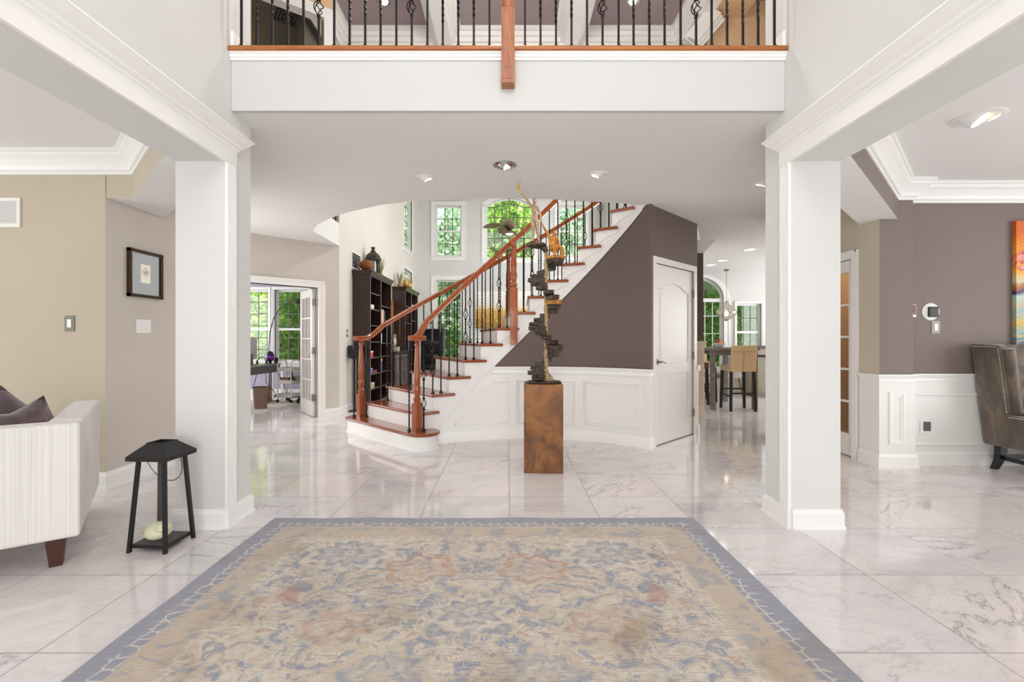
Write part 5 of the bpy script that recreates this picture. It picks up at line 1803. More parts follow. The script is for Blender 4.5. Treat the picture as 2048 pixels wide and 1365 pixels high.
small_box('game_box', 'blue and yellow upright box on the far side of the tall bookcase', 'box', BX+.19, BY+.86, .60, .10, .2, .24, (48, 90, 160), (226, 196, 70))
small_box('game_box', 'patterned tan box on the low shelf of the tall bookcase', 'box', BX+.19, BY+.2, .34, .16, .24, .10, (176, 150, 124), (210, 196, 176))
small_box('paper_stack', 'stack of white papers on the second shelf of the tall bookcase', 'papers', BX+.18, BY+.22, 1.745, .16, .22, .08, (226, 224, 222), (206, 208, 220))
small_box('paper_stack', 'white papers on a shelf of the second bookcase', 'papers', BX+.18, 11.04+.95, 1.98, .16, .22, .10, (228, 228, 226))
small_box('photo_box', 'white photo box on the far shelf level with the left handrail', 'box', BX+.2, BY+.9, 1.14, .06, .16, .18, (226, 228, 232), (190, 200, 214))
t = thing('spray_bottle', 'white bottle at the bottom of the tall bookcase', 'bottle', (BX+.2, BY+.84, .09))
g = G(); g.lathe([(.001, 0), (.04, 0), (.042, .01), (.042, .15), (.02, .19), (.014, .195)], n=16); g.build('bottle_body', WHITE, t, smooth=50)
g = G(); g.lathe([(.016, .19), (.016, .22), (.001, .22)], n=12); g.build('cap', BLACK, t, smooth=50)

# on top of the first bookcase
WICK = bronze('woven_wicker', (70, 40, 18), (140, 84, 36), (176, 118, 60), .7, 40)
o = G().ball((0, 0, .155), .155, .155, .15, 24, 14, fn=lambda p: (p[0]*(1+.06*p[2]), p[1]*(1+.06*p[2]), p[2]*.95)).build('wicker_ball', WICK, smooth=70, loc=(-2.50, 8.42, 2.40))
o.scale = (.72, .72, .72)
tag(o, 'round brown wicker ball on top of the bookcase in front of the lantern', 'wicker ball')
DG = bronze('aged_green_metal', (34, 34, 26), (64, 62, 46), (96, 88, 60), .5, 20)
t = thing('moroccan_lantern', 'dark domed metal lantern on top of the bookcase', 'lantern', (-2.52, 8.92, 2.40))
g = G(); g.lathe([(.001, 0), (.14, 0), (.14, .03), (.12, .04), (.12, .05), (.001, .05)], n=8); g.build('base', DG, t)
for i in range(8):
    a = PI/4*i+PI/8
    g = G(); g.box(-.01, .01, -.01, .01, .05, .29)
    g.xf(Matrix.Translation((.11*math.cos(a), .11*math.sin(a), 0)) @ Matrix.Rotation(a, 4, 'Z')); g.build('post', DG, t)
g = G(); g.lathe([(.105, .05), (.105, .29)], n=8); g.f = g.f[:8]; g.mi = g.mi[:8]; g.build('glass_pane', GLASS, t)
g = G(); g.lathe([(.12, .285), (.145, .29), (.145, .32), (.125, .335), (.13, .36), (.10, .40), (.06, .43), (.045, .44), (.05, .455), (.03, .465), (.03, .50), (.04, .51), (.035, .53), (.001, .535)], n=24); g.build('dome_top', DG, t, smooth=40)
GRASS = M('dried_grass', (150, 146, 100), .9)
def grass_pot(nm, label, loc, h, n, seed, potc, spread=.6):
    t = thing(nm, label, 'grass in a pot', loc)
    g = G(); g.lathe([(.001, 0), (.05, 0), (.062, .08), (.055, .085), (.05, .07), (.001, .07)], n=16); g.build('pot', potc, t, smooth=50)
    rr = random.Random(seed); g = G()
    for i in range(n):
        a = rr.uniform(0, 2*PI); s_ = rr.uniform(.1, 1)*spread; hh_ = h*rr.uniform(.65, 1.05)
        pts = [(.03*math.cos(a)*s_, .03*math.sin(a)*s_, .06)]
        for q in (.4, .75, 1):
            pts.append((math.cos(a)*(.03+s_*q*q*h*.45), math.sin(a)*(.03+s_*q*q*h*.45), .06+hh_*q*(1-.12*s_*q)))
        g.tube(pts, [.004, .004, .003, .001], 4)
    g.build('grass_blades', GRASS, t)
    return t
grass_pot('potted_grass', 'ornamental grass in a pot behind the lantern on the bookcase', (-2.50, 9.35, 2.40), .36, 46, 3, M('buff_pot', (190, 180, 150), .7))
grass_pot('potted_grass', 'ornamental grass in a gold pot beside the finials', (-2.55, 11.26, 2.43), .34, 46, 4, BRASS)
grass_pot('potted_grass', 'small ornamental grass behind the gold finials', (-2.50, 12.15, 2.43), .30, 30, 8, BRASS)
OCH = bronze('ochre_glaze', (160, 116, 52), (196, 150, 82), (214, 176, 110), .35, 12)
def finial(label, loc, s_):
    g = G(); g.lathe([(r_*s_, z*s_) for r_, z in ((.001, 0), (.055, 0), (.058, .015), (.04, .03), (.035, .045), (.05, .06), (.072, .09), (.075, .12), (.062, .16), (.04, .2), (.02, .24), (.008, .275), (.001, .29))], n=20)
    o = g.build('gold_finial', OCH, smooth=60, loc=loc)
    tag(o, label, 'finial')
finial('gold teardrop finial on the second bookcase, the larger one', (-2.46, 11.45, 2.43), 1.0)
finial('gold teardrop finial on the second bookcase, the smaller one behind', (-2.45, 11.85, 2.43), .95)
# rooster figure on the cabinet
t = thing('rooster_figurine', 'painted rooster figurine on the low cabinet between bookcases', 'figurine', (-2.42, 10.05, .955), R(-60))
g = G(); g.ball((0, 0, .16), .10, .06, .075, 16, 10, fn=lambda p: (p[0], p[1]*(1-.2*p[0]), p[2]+.35*p[0]*p[0]))
g.tube([(.07, 0, .19), (.10, 0, .26), (.105, 0, .31)], [.05, .035, .028], 10); g.ball((.11, 0, .33), .033, .026, .03, 12, 8)
g.build('body', M('rooster_white', (226, 210, 190), .5), t, smooth=60)
g = G()
for i in range(6):
    a = .35+i*.2
    g.tube([(-.07, (i-2.5)*.008, .2), (-.13-.02*i*.4, (i-2.5)*.012, .27+.016*i), (-.19+.014*i, (i-2.5)*.014, .26+.03*i), (-.22+.02*i, (i-2.5)*.014, .20+.036*i)], [.02, .02, .014, .004], 6)
g.build('tail', M('rooster_dark_feathers', (30, 50, 52), .4), t, smooth=60)
g = G()
for i in range(4):
    g.ball((.09+.016*i, 0, .365-.006*abs(i-1)), .012, .008, .022, 8, 6)
g.ball((.128, 0, .295), .012, .012, .024, 8, 6)
g.build('comb', M('rooster_red', (196, 52, 34), .5), t, smooth=60)
g = G(); g.tube([(.14, 0, .33), (.165, 0, .322)], [.012, .002], 8); g.build('beak', BRASS, t)
g = G()
for s_ in (-1, 1):
    g.tube([(.0, s_*.028, .1), (.005, s_*.03, .0)], .008, 6); g.box(-.02, .045, s_*.03-.015, s_*.03+.015, 0, .008)
g.build('leg', BRASS, t)
small_box('trinket_box', 'pale box beside the rooster on the low cabinet', 'box', -2.42, 10.32, .955, .14, .20, .09, (206, 200, 180))

# speaker on its stand by the wall
t = thing('speaker_stand', 'thin silver speaker stand by the wall in front of the bookcase', 'speaker stand', (-2.575, 8.02, 0))
g = G(); g.box(-.085, .085, -.09, .09, 0, .018); g.build('base_plate', BLACK, t, bevel=.004)
for x in (-.022, .022):
    g = G(); g.cyl((x, 0, .018), (x, 0, .885), .009); g.build('pole', NICKEL, t, smooth=50)
g = G(); g.box(-.06, .06, -.06, .06, .885, .9); g.build('top_plate', BLACK, t)
t = thing('speaker', 'small black loudspeaker on a stand beside the tall bookcase', 'speaker', (-2.575, 8.02, .9))
g = G(); g.box(-.085, .085, -.08, .08, 0, .205); g.build('cabinet', BLACK, t, bevel=.005)
g = G(); g.box(.085, .092, -.073, .073, .008, .197); g.build('grille', M('speaker_cloth', (34, 36, 38), .9), t, bevel=.003)

# media console near the back windows
con = thing('media_console', 'open black media shelf holding electronics beside the leafy plant', 'console', (-2.0, 12.75, 0))
g = G(); g.box(-.29, -.265, -.2, .2, 0, 1.5); g.build('side_panel', BLACKW, con)
g = G(); g.box(.265, .29, -.2, .2, 0, 1.5); g.build('side_panel', BLACKW, con)
g = G(); g.box(-.265, .265, .185, .2, 0, 1.5); g.build('back_panel', BLACKW, con)
for z in (.06, .42, .74, 1.06, 1.48):
    g = G(); g.box(-.265, .265, -.195, .185, z-.02, z+.004); g.build('shelf', BLACKW, con)
def gadget(label, x, z, w_, h_):
    t = thing('stereo_component', label, 'stereo component', (-2.0+x, 12.70, z))
    g = G(); g.box(-w_/2, w_/2, -.12, .14, .01, h_); g.build('case', BLACK, t, bevel=.003)
    g = G(); g.box(-w_/2+.01, w_/2-.01, -.126, -.12, h_*.2, h_*.8); g.build('front_panel', M('smoked_panel', (46, 48, 52), .2), t)
    g = G()
    for i in range(3):
        g.cyl((w_/2-.04-.05*i, -.126, h_*.45), (w_/2-.04-.05*i, -.14, h_*.45), .012)
    g.build('knob', NICKEL, t)
    for sx in (-1, 1):
        g = G(); g.cyl((sx*(w_/2-.04), 0, 0), (sx*(w_/2-.04), 0, .012), .015); g.build('foot', BLACK, t)
gadget('wide black receiver on the upper console shelf', 0, 1.064, .42, .14)
gadget('slim black player on the middle console shelf', 0, .744, .42, .09)
gadget('black amplifier on the low console shelf', 0, .424, .42, .13)
t = thing('toy_truck', 'small dark model car on the console top shelf behind balusters', 'model car', (-1.92, 12.68, 1.204))
g = G(); g.box(-.09, .09, -.035, .035, .02, .05); g.box(-.05, .045, -.03, .03, .05, .085); g.build('body', BLACK, t, bevel=.008)
for x in (-.055, .055):
    for y in (-.036, .036):
        g = G(); g.cyl((x, y-.008, .02), (x, y+.008, .02), .02); g.build('wheel', BLACK, t)
# tall vase with branches and white blooms
t = thing('branch_vase', 'white vase of curling pale branches and blooms on the media console', 'vase', (-2.12, 12.7, 1.484))
g = G(); g.lathe([(.001, 0), (.04, 0), (.055, .05), (.05, .11), (.025, .16), (.03, .18), (.022, .175), (.001, .15)], n=18); g.build('vase', WHITE, t, smooth=60)
g = G()
TW = M('pale_branch', (226, 220, 206), .6)
for pts in ([(0, 0, .15), (-.05, 0, .4), (-.22, 0, .6), (-.30, 0, .78)], [(0, 0, .15), (.05, .02, .45), (.0, .03, .75), (-.12, .02, 1.0)], [(0, 0, .15), (.10, 0, .4), (.18, .03, .66), (.12, .02, .9), (.0, .0, 1.02)], [(0, 0, .15), (.06, -.02, .36), (.22, -.02, .5), (.30, 0, .68)], [(0, 0, .15), (-.02, -.03, .5), (.06, 0, .8), (.2, 0, .95)]):
    g.tube(pts, [.007, .006, .005, .002], 5)
g.build('branches', TW, t, smooth=60)
for x, z in ((.06, .44), (.1, .40), (-.02, .2), (.14, .52), (-.06, .5)):
    g = G()
    for q in range(5):
        a = q*2*PI/5
        g.ball((x+.028*math.cos(a), -.01, z+.028*math.sin(a)), .024, .012, .024, 8, 5)
    g.build('bloom', WHITE, t, smooth=60)
# leafy plant
t = thing('potted_plant', 'leafy green plant standing in front of the lower window by the stair', 'plant', (-1.42, 12.85, 0))
g = G(); g.lathe([(.001, 0), (.14, 0), (.19, .36), (.175, .36), (.16, .32), (.001, .32)], n=20); g.build('pot', M('dark_pot', (50, 46, 44), .5), t, smooth=50)
g = G(); rp = random.Random(4)
stems = []
for i in range(6):
    a = i*1.05
    e_ = Vector((math.cos(a)*.16, math.sin(a)*.12, 1.1+.09*i % .45))
    g.tube([(0, 0, .3), e_*.5+Vector((0, 0, .2)), e_], [.014, .011, .006], 6); stems.append(e_)
g.build('stem', M('plant_stem', (86, 104, 50), .7), t, smooth=60)
PL = leaf_mat('plant_leaves', (90, 150, 50), (140, 200, 76), (186, 226, 116))
g = G()
for i in range(78):
    e_ = stems[i % 6]
    base = e_*rp.uniform(.62, 1.08)+Vector((0, 0, .1))
    a = rp.uniform(0, 2*PI); L = rp.uniform(.15, .27)
    d = Vector((math.cos(a), math.sin(a), rp.uniform(-.1, .5))).normalized()
    sd = d.cross(Vector((0, 0, 1))).normalized()
    vs = []
    for q, w_, dz in ((0, .006, 0), (.25, .035, .01), (.55, .046, -.005), (.8, .026, -.05), (1, .002, -.09)):
        p = base+d*L*q+Vector((0, 0, dz*L*4))
        vs += [p-sd*w_+Vector((0, 0, .008)), p, p+sd*w_+Vector((0, 0, .008))]
    fs = []
    for q in range(4):
        b = q*3
        fs += [(b, b+1, b+4, b+3), (b+1, b+2, b+5, b+4)]
    g.add(vs, fs)
g.build('leaves', PL, t, smooth=60)
# picture of a golden field, white cabinet below it
k = NT('golden_field_picture')
O = k.obj(); X, Y, Z = k.xyz(O)
zn = k.math('ADD', Z, k.math('MULTIPLY', k.math('SUBTRACT', k.noise(k.map(O, (9, 1, 1)), 2, 4), .5), .5))
c = k.ramp(k.math('MULTIPLY_ADD', zn, .93, .5), [(0, (128, 92, 30)), (.25, (176, 128, 48)), (.48, (206, 164, 84)), (.56, (236, 222, 190)), (.66, (232, 226, 216)), (1, (244, 240, 232))])
stw = k.noise(k.map(O, (40, 1, 5)), 1.5, 4)
c = k.mix(k.math('MULTIPLY', k.val(stw, [(.5, 0), (.62, .7)]), k.math('LESS_THAN', zn, .04)), c, (236, 200, 110))
pf = thing('canvas_picture', 'wide canvas of a golden grass field under a pale sky behind the stair balusters', 'picture', (-.13, 14.03, 2.08))
g = G(); g.box(-.82, .82, -.03, .025, -.54, .54); g.build('canvas', k.p(col=c, rough=.6), pf)
g = G(); g.box(-.8, .8, .025, .029, -.52, .52); g.build('stretcher_frame', ESPRESSO, pf)
mc = thing('white_console', 'low white console under the golden field picture', 'console', (-.13, 13.75, 0))
g = G(); g.box(-.9, .9, -.2, .26, .08, 1.24); g.build('carcass', WHITE, mc, bevel=.006)
g = G(); g.box(-.95, .95, -.25, .28, 1.24, 1.29); g.build('worktop', WHITE, mc, bevel=.006)
g = G(); g.box(-.86, .86, -.17, .24, 0, .08); g.build('plinth', WHITE, mc)
for i in range(3):
    a = -.87+i*.585
    g = G(); g.box(a, a+.57, -.22, -.2, .12, 1.2); dr_ = g.build('door', PANEL, mc, bevel=.004)
    g = G(); g.ball((a+.5, -.235, .7), .014, .014, .014, 10, 6); g.build('knob', NICKEL, dr_)

# ceiling fan
fan = thing('ceiling_fan', 'bronze ceiling fan with leaf blades and a dish lamp before the arched window', 'ceiling fan', (.03, 10.0, 0))
FB = bronze('fan_bronze', (58, 50, 36), (98, 84, 60), (130, 112, 80), .45, 14)
g = G(); g.cyl((0, 0, 3.72), (0, 0, ZT-.04), .014); g.build('downrod', FB, fan, smooth=60)
g = G(); g.lathe([(.012, 5.28), (.06, 5.3), (.075, 5.36)], n=18); g.build('canopy', FB, fan, smooth=60)
g = G(); g.lathe([(.02, 3.74), (.07, 3.72), (.10, 3.68), (.13, 3.62), (.12, 3.55), (.07, 3.52), (.05, 3.50), (.001, 3.50)], n=22); g.build('motor', FB, fan, smooth=60)
g = G(); g.lathe([(.04, 3.5), (.06, 3.48), (.12, 3.455), (.17, 3.42), (.175, 3.41), (.16, 3.405), (.05, 3.42)], n=26); g.build('lamp_shade', FB, fan, smooth=60)
g = G(); g.ball((0, 0, 3.425), .085, .085, .035, 16, 8); g.build('bulb', emit('warm_fan_bulb', (255, 226, 180), 6), fan, smooth=60)
FBL = M('fan_blade_leaf', (120, 106, 76), .6)
for q in range(5):
    a = R(185+72*q)
    g = G(); d = Vector((math.cos(a), math.sin(a), 0)); e_ = Vector((-d.y, d.x, 0))
    top, bot = [], []
    rings = []
    for u, w_, dz in ((.12, .012, 0), (.18, .03, .01), (.26, .085, .012), (.36, .105, .005), (.46, .085, -.015), (.52, .045, -.03), (.555, .008, -.04)):
        c0 = d*u+Vector((0, 0, 3.585+dz))
        tl = Vector((0, 0, .28))
        rings.append([c0-e_*w_-tl*w_+Vector((0, 0, -.004)), c0+Vector((0, 0, -.004)), c0+e_*w_+tl*w_+Vector((0, 0, -.004)), c0+e_*w_+tl*w_+Vector((0, 0, .004)), c0+Vector((0, 0, .01)), c0-e_*w_-tl*w_+Vector((0, 0, .004))])
    g.loops(rings); g.build('blade', FBL, fan, smooth=60)
# ------------------------------------------------------------------ kitchen
GRW = wood('grey_table_wood', (96, 90, 84), (138, 132, 124), .4, 1, 0)
tb = thing('bar_table', 'tall grey counter table with fruit bowl in the kitchen', 'table', (3.87, 8.74, 0))
g = G(); g.box(-.42, .42, -.62, .62, 1.015, 1.06); g.build('table_top', GRW, tb, bevel=.004)
for sx in (-1, 1):
    for sy in (-1, 1):
        g = G(); g.box(sx*.36-.035, sx*.36+.035, sy*.55-.035, sy*.55+.035, 0, 1.015); g.build('leg', GRW, tb)
g = G(); g.box(-.36, .36, -.53, -.50, .93, 1.015); g.box(-.36, .36, .50, .53, .93, 1.015); g.build('apron', GRW, tb)
CRM = M('cream_leather', (214, 190, 150), .5)
BRL = M('brown_leather', (98, 70, 54), .5)
def bar_stool(label, loc, rz, up, group=None):
    """faces +y; back towards -y"""
    t = thing('bar_stool', label, 'bar stool', loc, rz, group)
    w_ = .205
    g = G(); g.box(-w_, w_, -.02, .42, .665, .77); g.build('seat', up, t, bevel=.018, seg=3)
    g = G()
    vs = [(x, y, z) for z, y0, y1 in ((.665, -.055, -.015), (1.105, -.10, -.055)) for x, y in ((-w_, y0), (w_, y0), (w_, y1), (-w_, y1))]
    g.add(vs, [(0, 3, 2, 1), (4, 5, 6, 7), (0, 1, 5, 4), (1, 2, 6, 5), (2, 3, 7, 6), (3, 0, 4, 7)])
    bk = g.build('backrest', up, t, bevel=.014, seg=3)
    g = G(); g.tube([(-w_+.01, -.093, 1.0), (w_-.01, -.093, 1.0)], .0025, 5); g.tube([(0, -.058, .67), (0, -.093, 1.0)], .0025, 5); g.build('seam', M('seam_thread', (150, 122, 84), .7), bk)
    for sx in (-1, 1):
        for y0, y1 in ((-.02, -.045), (.385, .40)):
            g = G(); a, b = Vector((sx*(w_-.02), y0, .665)), Vector((sx*(w_-.005), y1, 0))
            g.loops([[p+Vector((x*.019, y*.019, 0)) for x, y in ((-1, -1), (1, -1), (1, 1), (-1, 1))] for p in (a, b)])
            g.build('leg', BLACKW, t)
    for pa, pb in (((-w_+.01, -.035, .30), (w_-.01, -.035, .30)), ((-w_+.01, .395, .34), (w_-.01, .395, .34)), ((-w_+.01, -.035, .25), (-w_+.01, .395, .25)), ((w_-.01, -.035, .25), (w_-.01, .395, .25))):
        g = G(); g.tube([pa, pb], .014, 6); g.build('stretcher', BLACKW, t)
    return t
bar_stool('cream leather bar stool with its back to the hall at the counter table', (3.93, 8.02, 0), R(-4), CRM)
bar_stool('brown leather bar stool at the counter table, mostly hidden by the fluted pier', (3.28, 8.98, 0), R(-90), BRL)
bar_stool('cream leather bar stool on the window side of the counter table', (3.80, 9.58, 0), R(180), CRM)
WLN = wood('walnut_legs', (104, 66, 40), (150, 100, 66), .4, 1, 2)
LIN = M('grey_linen', (150, 144, 140), .9)
def dining_chair(label, loc, rz):
    t = thing('dining_chair', label, 'dining chair', loc, rz)
    g = G(); g.box(-.24, .24, -.22, .24, .40, .50); g.build('seat', LIN, t, bevel=.03, seg=3)
    g = G()
    rings = []
    for z, y in ((.46, -.22), (.62, -.25), (.78, -.28), (.86, -.29)):
        rings.append([(.24*math.sin(a)*1.0, y+.10*(1-math.cos(a))+th, z) for a, th in [(-1.2+2.4*i/8, 0) for i in range(9)]+[(1.2-2.4*i/8, .045) for i in range(9)]])
    g.loops(rings); g.build('backrest', LIN, t, smooth=50)
    for sx in (-1, 1):
        for sy in (-1, 1):
            g = G(); g.tube([(sx*.17, sy*.16, .41), (sx*.23, sy*.23, 0)], [.022, .013], 8); g.build('leg', WLN, t, smooth=50)
    return t
dining_chair('grey upholstered dining chair with splayed walnut legs behind the cream stool', (4.55, 9.95, 0), R(20))
dining_chair('grey dining chair by the arched window beyond the pier', (3.95, 10.2, 0), R(-30))
bw = thing('fruit_bowl', 'white bowl on the tall kitchen table', 'bowl', (3.72, 8.42, 1.06))
g = G(); g.lathe([(.001, .004), (.04, 0), (.06, .012), (.10, .05), (.118, .085), (.112, .086), (.09, .05), (.05, .02), (.001, .018)], n=26); g.build('bowl', WHITE, bw, smooth=60)
SKIN = [M('fruit_red', (176, 36, 30), .35), M('fruit_orange', (232, 140, 40), .4), M('fruit_purple', (84, 24, 30), .35)]
for x, y, z, mi, nm, lb in ((-.05, -.02, .085, 0, 'apple', 'red apple at the hall side of the fruit bowl'), (.005, -.045, .092, 1, 'orange', 'orange in the middle of the fruit bowl'), (.055, -.01, .088, 0, 'apple', 'red apple at the cabinet side of the fruit bowl'), (-.03, .045, .09, 2, 'plum', 'dark plum at the back of the fruit bowl'), (.03, .045, .095, 1, 'orange', 'orange at the back of the fruit bowl'), (.0, .0, .118, 0, 'apple', 'red apple topmost in the fruit bowl')):
    t = thing(nm, lb, 'fruit', (3.72+x, 8.42+y, 1.06+z))
    g = G(); g.ball((0, 0, 0), .036, .036, .034, 14, 9, fn=lambda p: (p[0], p[1], p[2]-.2*max(0, p[2])**6)); g.build('flesh', SKIN[mi], t, smooth=70)
    g = G(); g.tube([(0, 0, .026), (.004, 0, .042)], .002, 5); g.build('stem', BARK, t)
CAB = M('cream_cabinet', (236, 228, 212), .45)
cb = thing('kitchen_cabinet', 'cream kitchen peninsula cabinet with dark counter at the edge of the pier', 'cabinet', (5.35, 10.05, 0))
g = G(); g.box(0, 1.6, -.3, .3, .10, .84); g.build('carcass', CAB, cb)
g = G(); g.box(.03, 1.6, -.26, .3, 0, .10); g.build('toe_kick', CAB, cb)
g = G(); g.box(-.03, 1.6, -.33, .3, .84, .88); g.build('countertop', M('dark_granite', (52, 46, 42), .2), cb, bevel=.004)
for i in range(3):
    a = .03+i*.52
    g = G(); g.box(a, a+.5, -.318, -.3, .13, .82); dr_ = g.build('door', CAB, cb, bevel=.004)
    g = G(); rect_mould(g, (0, -.318, 0), (1, 0, 0), a+.05, a+.45, .18, .77, (0, -1, 0), .018, .008); g.build('door_panel', CAB, dr_)
wl = thing('raised_bar', 'taupe raised bar wall with dark ledge behind the cream cabinet', 'counter', (5.25, 10.42, 0))
g = G(); g.box(0, 1.7, -.06, .06, 0, 1.03); g.build('bar_wall', M('taupe_tile', (176, 158, 140), .5), wl)
g = G(); g.box(-.04, 1.7, -.12, .14, 1.03, 1.07); g.build('ledge', M('dark_granite_ledge', (48, 42, 40), .2), wl, bevel=.004)
# pendant
pdt = thing('pendant_lamp', 'oval mottled glass pendant lamp hanging before the arched kitchen window', 'pendant lamp', (4.62, 10.1, 0))
g = G(); g.tube([(0, 0, 1.98), (.004, 0, 2.2), (0, 0, 2.45), (0, 0, 2.68)], .006, 6); g.build('cord', M('silver_cord', (150, 146, 140), .5), pdt)
g = G(); g.lathe([(.05, 2.69), (.05, 2.665), (.02, 2.65), (.006, 2.645)], n=18); g.build('canopy', NICKEL, pdt, smooth=50)
k = NT('mottled_mercury_glass')
f = k.n('TexVoronoi', {'Vector': k.pos(), 'Scale': 60.0})
c = k.ramp(f, [(.1, (120, 112, 104)), (.5, (206, 198, 188))])
tr = k.n('BsdfTransparent', {0: (.95, .93, .9, 1)})
mx = k.n('MixShader', {0: k.val(f, [(.1, .75), (.5, .4)]), 1: tr, 2: k.b.outputs[0]})
k.p(col=c, rough=.15, metal=.5)
k.t.links.new(mx, k.t.nodes['Material Output'].inputs[0])
g = G(); g.lathe([(.03, 1.985), (.05, 1.96), (.12, 1.91), (.195, 1.83), (.21, 1.78), (.19, 1.72), (.12, 1.66), (.06, 1.625), (.03, 1.61)], n=28); g.f = g.f[:-2]; g.mi = g.mi[:-2]; g.build('glass_shade', k.m, pdt, smooth=70)
g = G(); g.lathe([(.001, 1.60), (.03, 1.60), (.045, 1.63), (.001, 1.635)], n=18); g.lathe([(.001, 1.985), (.035, 1.98), (.03, 2.0), (.01, 2.02), (.001, 2.02)], n=16); g.build('metal_fitting', NICKEL, pdt, smooth=50)
g = G(); g.ball((0, 0, 1.75), .04, .04, .06, 14, 8); g.build('bulb', emit('pendant_bulb', (255, 214, 170), 8), pdt, smooth=60)

# ------------------------------------------------------------------ office
DGR = M('dark_grey_laminate', (96, 94, 92), .4)
dk = thing('office_desk', 'grey office desk holding a white monitor in the room beyond the glass door', 'desk', (-4.85, 8.75, 0))
g = G(); g.box(-.40, .40, -.85, .62, .715, .745); g.build('desk_top', M('grey_desktop', (150, 146, 142), .3), dk, bevel=.004)
g = G(); g.box(.36, .385, -.83, .60, .58, .715); g.build('apron', DGR, dk)
g = G(); g.box(-.38, .36, .575, .6, .58, .715); g.build('end_apron', DGR, dk)
for x in (-.3, .28):
    g = G(); g.cyl((x, .45, .02), (x, .45, .72), .022); g.lathe([(.001, 0), (.12, 0), (.12, .012), (.03, .025), (.001, .025)], (x, .45, 0), 18); g.build('leg', NICKEL, dk, smooth=50)
for x in (-.3, .28):
    g = G(); g.box(x-.03, x+.03, -.7, -.64, 0, .72); g.build('leg', DGR, dk)
mn = thing('monitor', 'large white desktop monitor seen edge-on on the office desk', 'monitor', (-4.65, 8.62, .745), R(100))
g = G(); g.box(-.30, .30, -.02, .02, .10, .50); g.build('housing', M('white_plastic', (206, 204, 206), .35), mn, bevel=.01)
g = G(); g.box(-.285, .285, .02, .023, .16, .485); g.build('screen', M('dark_screen', (18, 18, 22), .1), mn)
g = G(); g.box(-.10, .10, -.09, .09, 0, .01); g.box(-.05, .05, -.03, -.015, .01, .2); g.build('stand', NICKEL, mn, bevel=.003)
k = NT('iridescent_purple')
egc = k.ramp(k.math('MULTIPLY_ADD', k.xyz(k.obj())[2], 5.0, .0), [(.2, (24, 40, 44)), (.45, (96, 40, 140)), (.62, (150, 70, 196)), (.85, (40, 50, 70)), (1, (24, 40, 46))])
t = thing('egg_ornament', 'dark egg-shaped ornament glowing purple on the office desk', 'ornament', (-4.545, 9.12, .745))
g = G(); g.ball((0, 0, .135), .075, .075, .105, 18, 12); g.build('egg', k.p(col=egc, rough=.15, metal=.4), t, smooth=70)
g = G(); g.lathe([(.001, 0), (.055, 0), (.03, .015), (.025, .04), (.001, .04)], n=16); g.build('base', BLACK, t, smooth=50)
t = thing('desk_speaker', 'small black round speaker near the egg ornament on the desk', 'speaker', (-4.52, 9.30, .745))
g = G(); g.lathe([(.001, 0), (.035, 0), (.038, .01), (.038, .10), (.03, .112), (.001, .113)], n=18); g.build('body', BLACK, t, smooth=50)
g = G(); g.lathe([(.0385, .02), (.0395, .02), (.0395, .09), (.0385, .09)], n=18); g.build('grille', M('speaker_mesh', (40, 42, 44), .9), t)
t = thing('headphones', 'dark headphones lying on the office desk beside the monitor', 'headphones', (-4.60, 8.92, .745), R(40))
g = G(); g.tube([(.08*math.cos(a), 0, .03+.10*math.sin(a)) for a in [PI*i/12 for i in range(13)]], .009, 7); g.build('headband', M('tan_band', (120, 104, 76), .6), t, smooth=60)
for s_ in (-1, 1):
    g = G(); g.cyl((s_*.065, 0, .035), (s_*.095, 0, .035), .034, n=16); g.build('ear_cup', BLACK, t, smooth=40)
arc_ = thing('arc_lamp', 'thin black arc floor lamp curving across the office window', 'floor lamp', (-5.05, 10.1, 0))
g = G(); g.lathe([(.001, 0), (.14, 0), (.14, .025), (.02, .04), (.001, .04)], n=22); g.build('base', BLACK, arc_, smooth=40)
g = G(); g.tube([(0, 0, .03), (0, 0, .7), (.0, -.02, 1.0), (.04, -.05, 1.35), (.14, -.1, 1.65), (.30, -.15, 1.86), (.5, -.2, 1.98), (.72, -.25, 2.03)], .010, 8); g.build('arm', BLACK, arc_, smooth=60)
g = G(); g.lathe([(.02, .0), (.03, -.01), (.09, -.09), (.085, -.09), (.02, -.015)], (.74, -.25, 2.04), 18); g.build('lamp_shade', BLACK, arc_, smooth=50)
wt = thing('side_table', 'white side table with papers under the office window', 'table', (-4.45, 10.05, 0))
g = G(); g.box(-.45, .45, -.25, .25, .70, .735); g.build('table_top', WHITE, wt, bevel=.004)
g = G(); g.box(-.43, .43, -.24, .24, .60, .70); g.build('apron', WHITE, wt)
for sx in (-1, 1):
    for sy in (-1, 1):
        g = G(); g.box(sx*.40-.02, sx*.40+.02, sy*.21-.02, sy*.21+.02, 0, .60); g.build('leg', WHITE, wt)
small_box('paper_stack', 'white papers on the side table under the office window', 'papers', -4.42, 9.98, .735, .34, .24, .035, (240, 240, 238))
t = thing('stapler', 'bright red stapler on the papers by the office window', 'stapler', (-4.30, 9.95, .772), R(15))
g = G(); g.box(-.07, .07, -.018, .018, 0, .012); g.build('base', BLACK, t)
g = G(); g.obox((0, 0, .035), (.068, 0, .016), (0, .016, 0), (-.003, 0, .014)); g.build('lever', M('stapler_red', (206, 30, 36), .4), t, bevel=.004)
ct = thing('utility_cart', 'white metal rolling cart with three trays in the office', 'cart', (-4.22, 9.20, 0), R(-14))
CWT = M('cart_white', (226, 224, 220), .4)
for x in (-.15, .15):
    g = G(); g.tube([(x, -.13, .06), (x, -.13, .70), (x, -.11, .78), (x, -.06, .81), (x, .06, .81), (x, .11, .78), (x, .13, .70), (x, .13, .06)], .012, 8); g.build('frame_tube', CWT, ct, smooth=60)
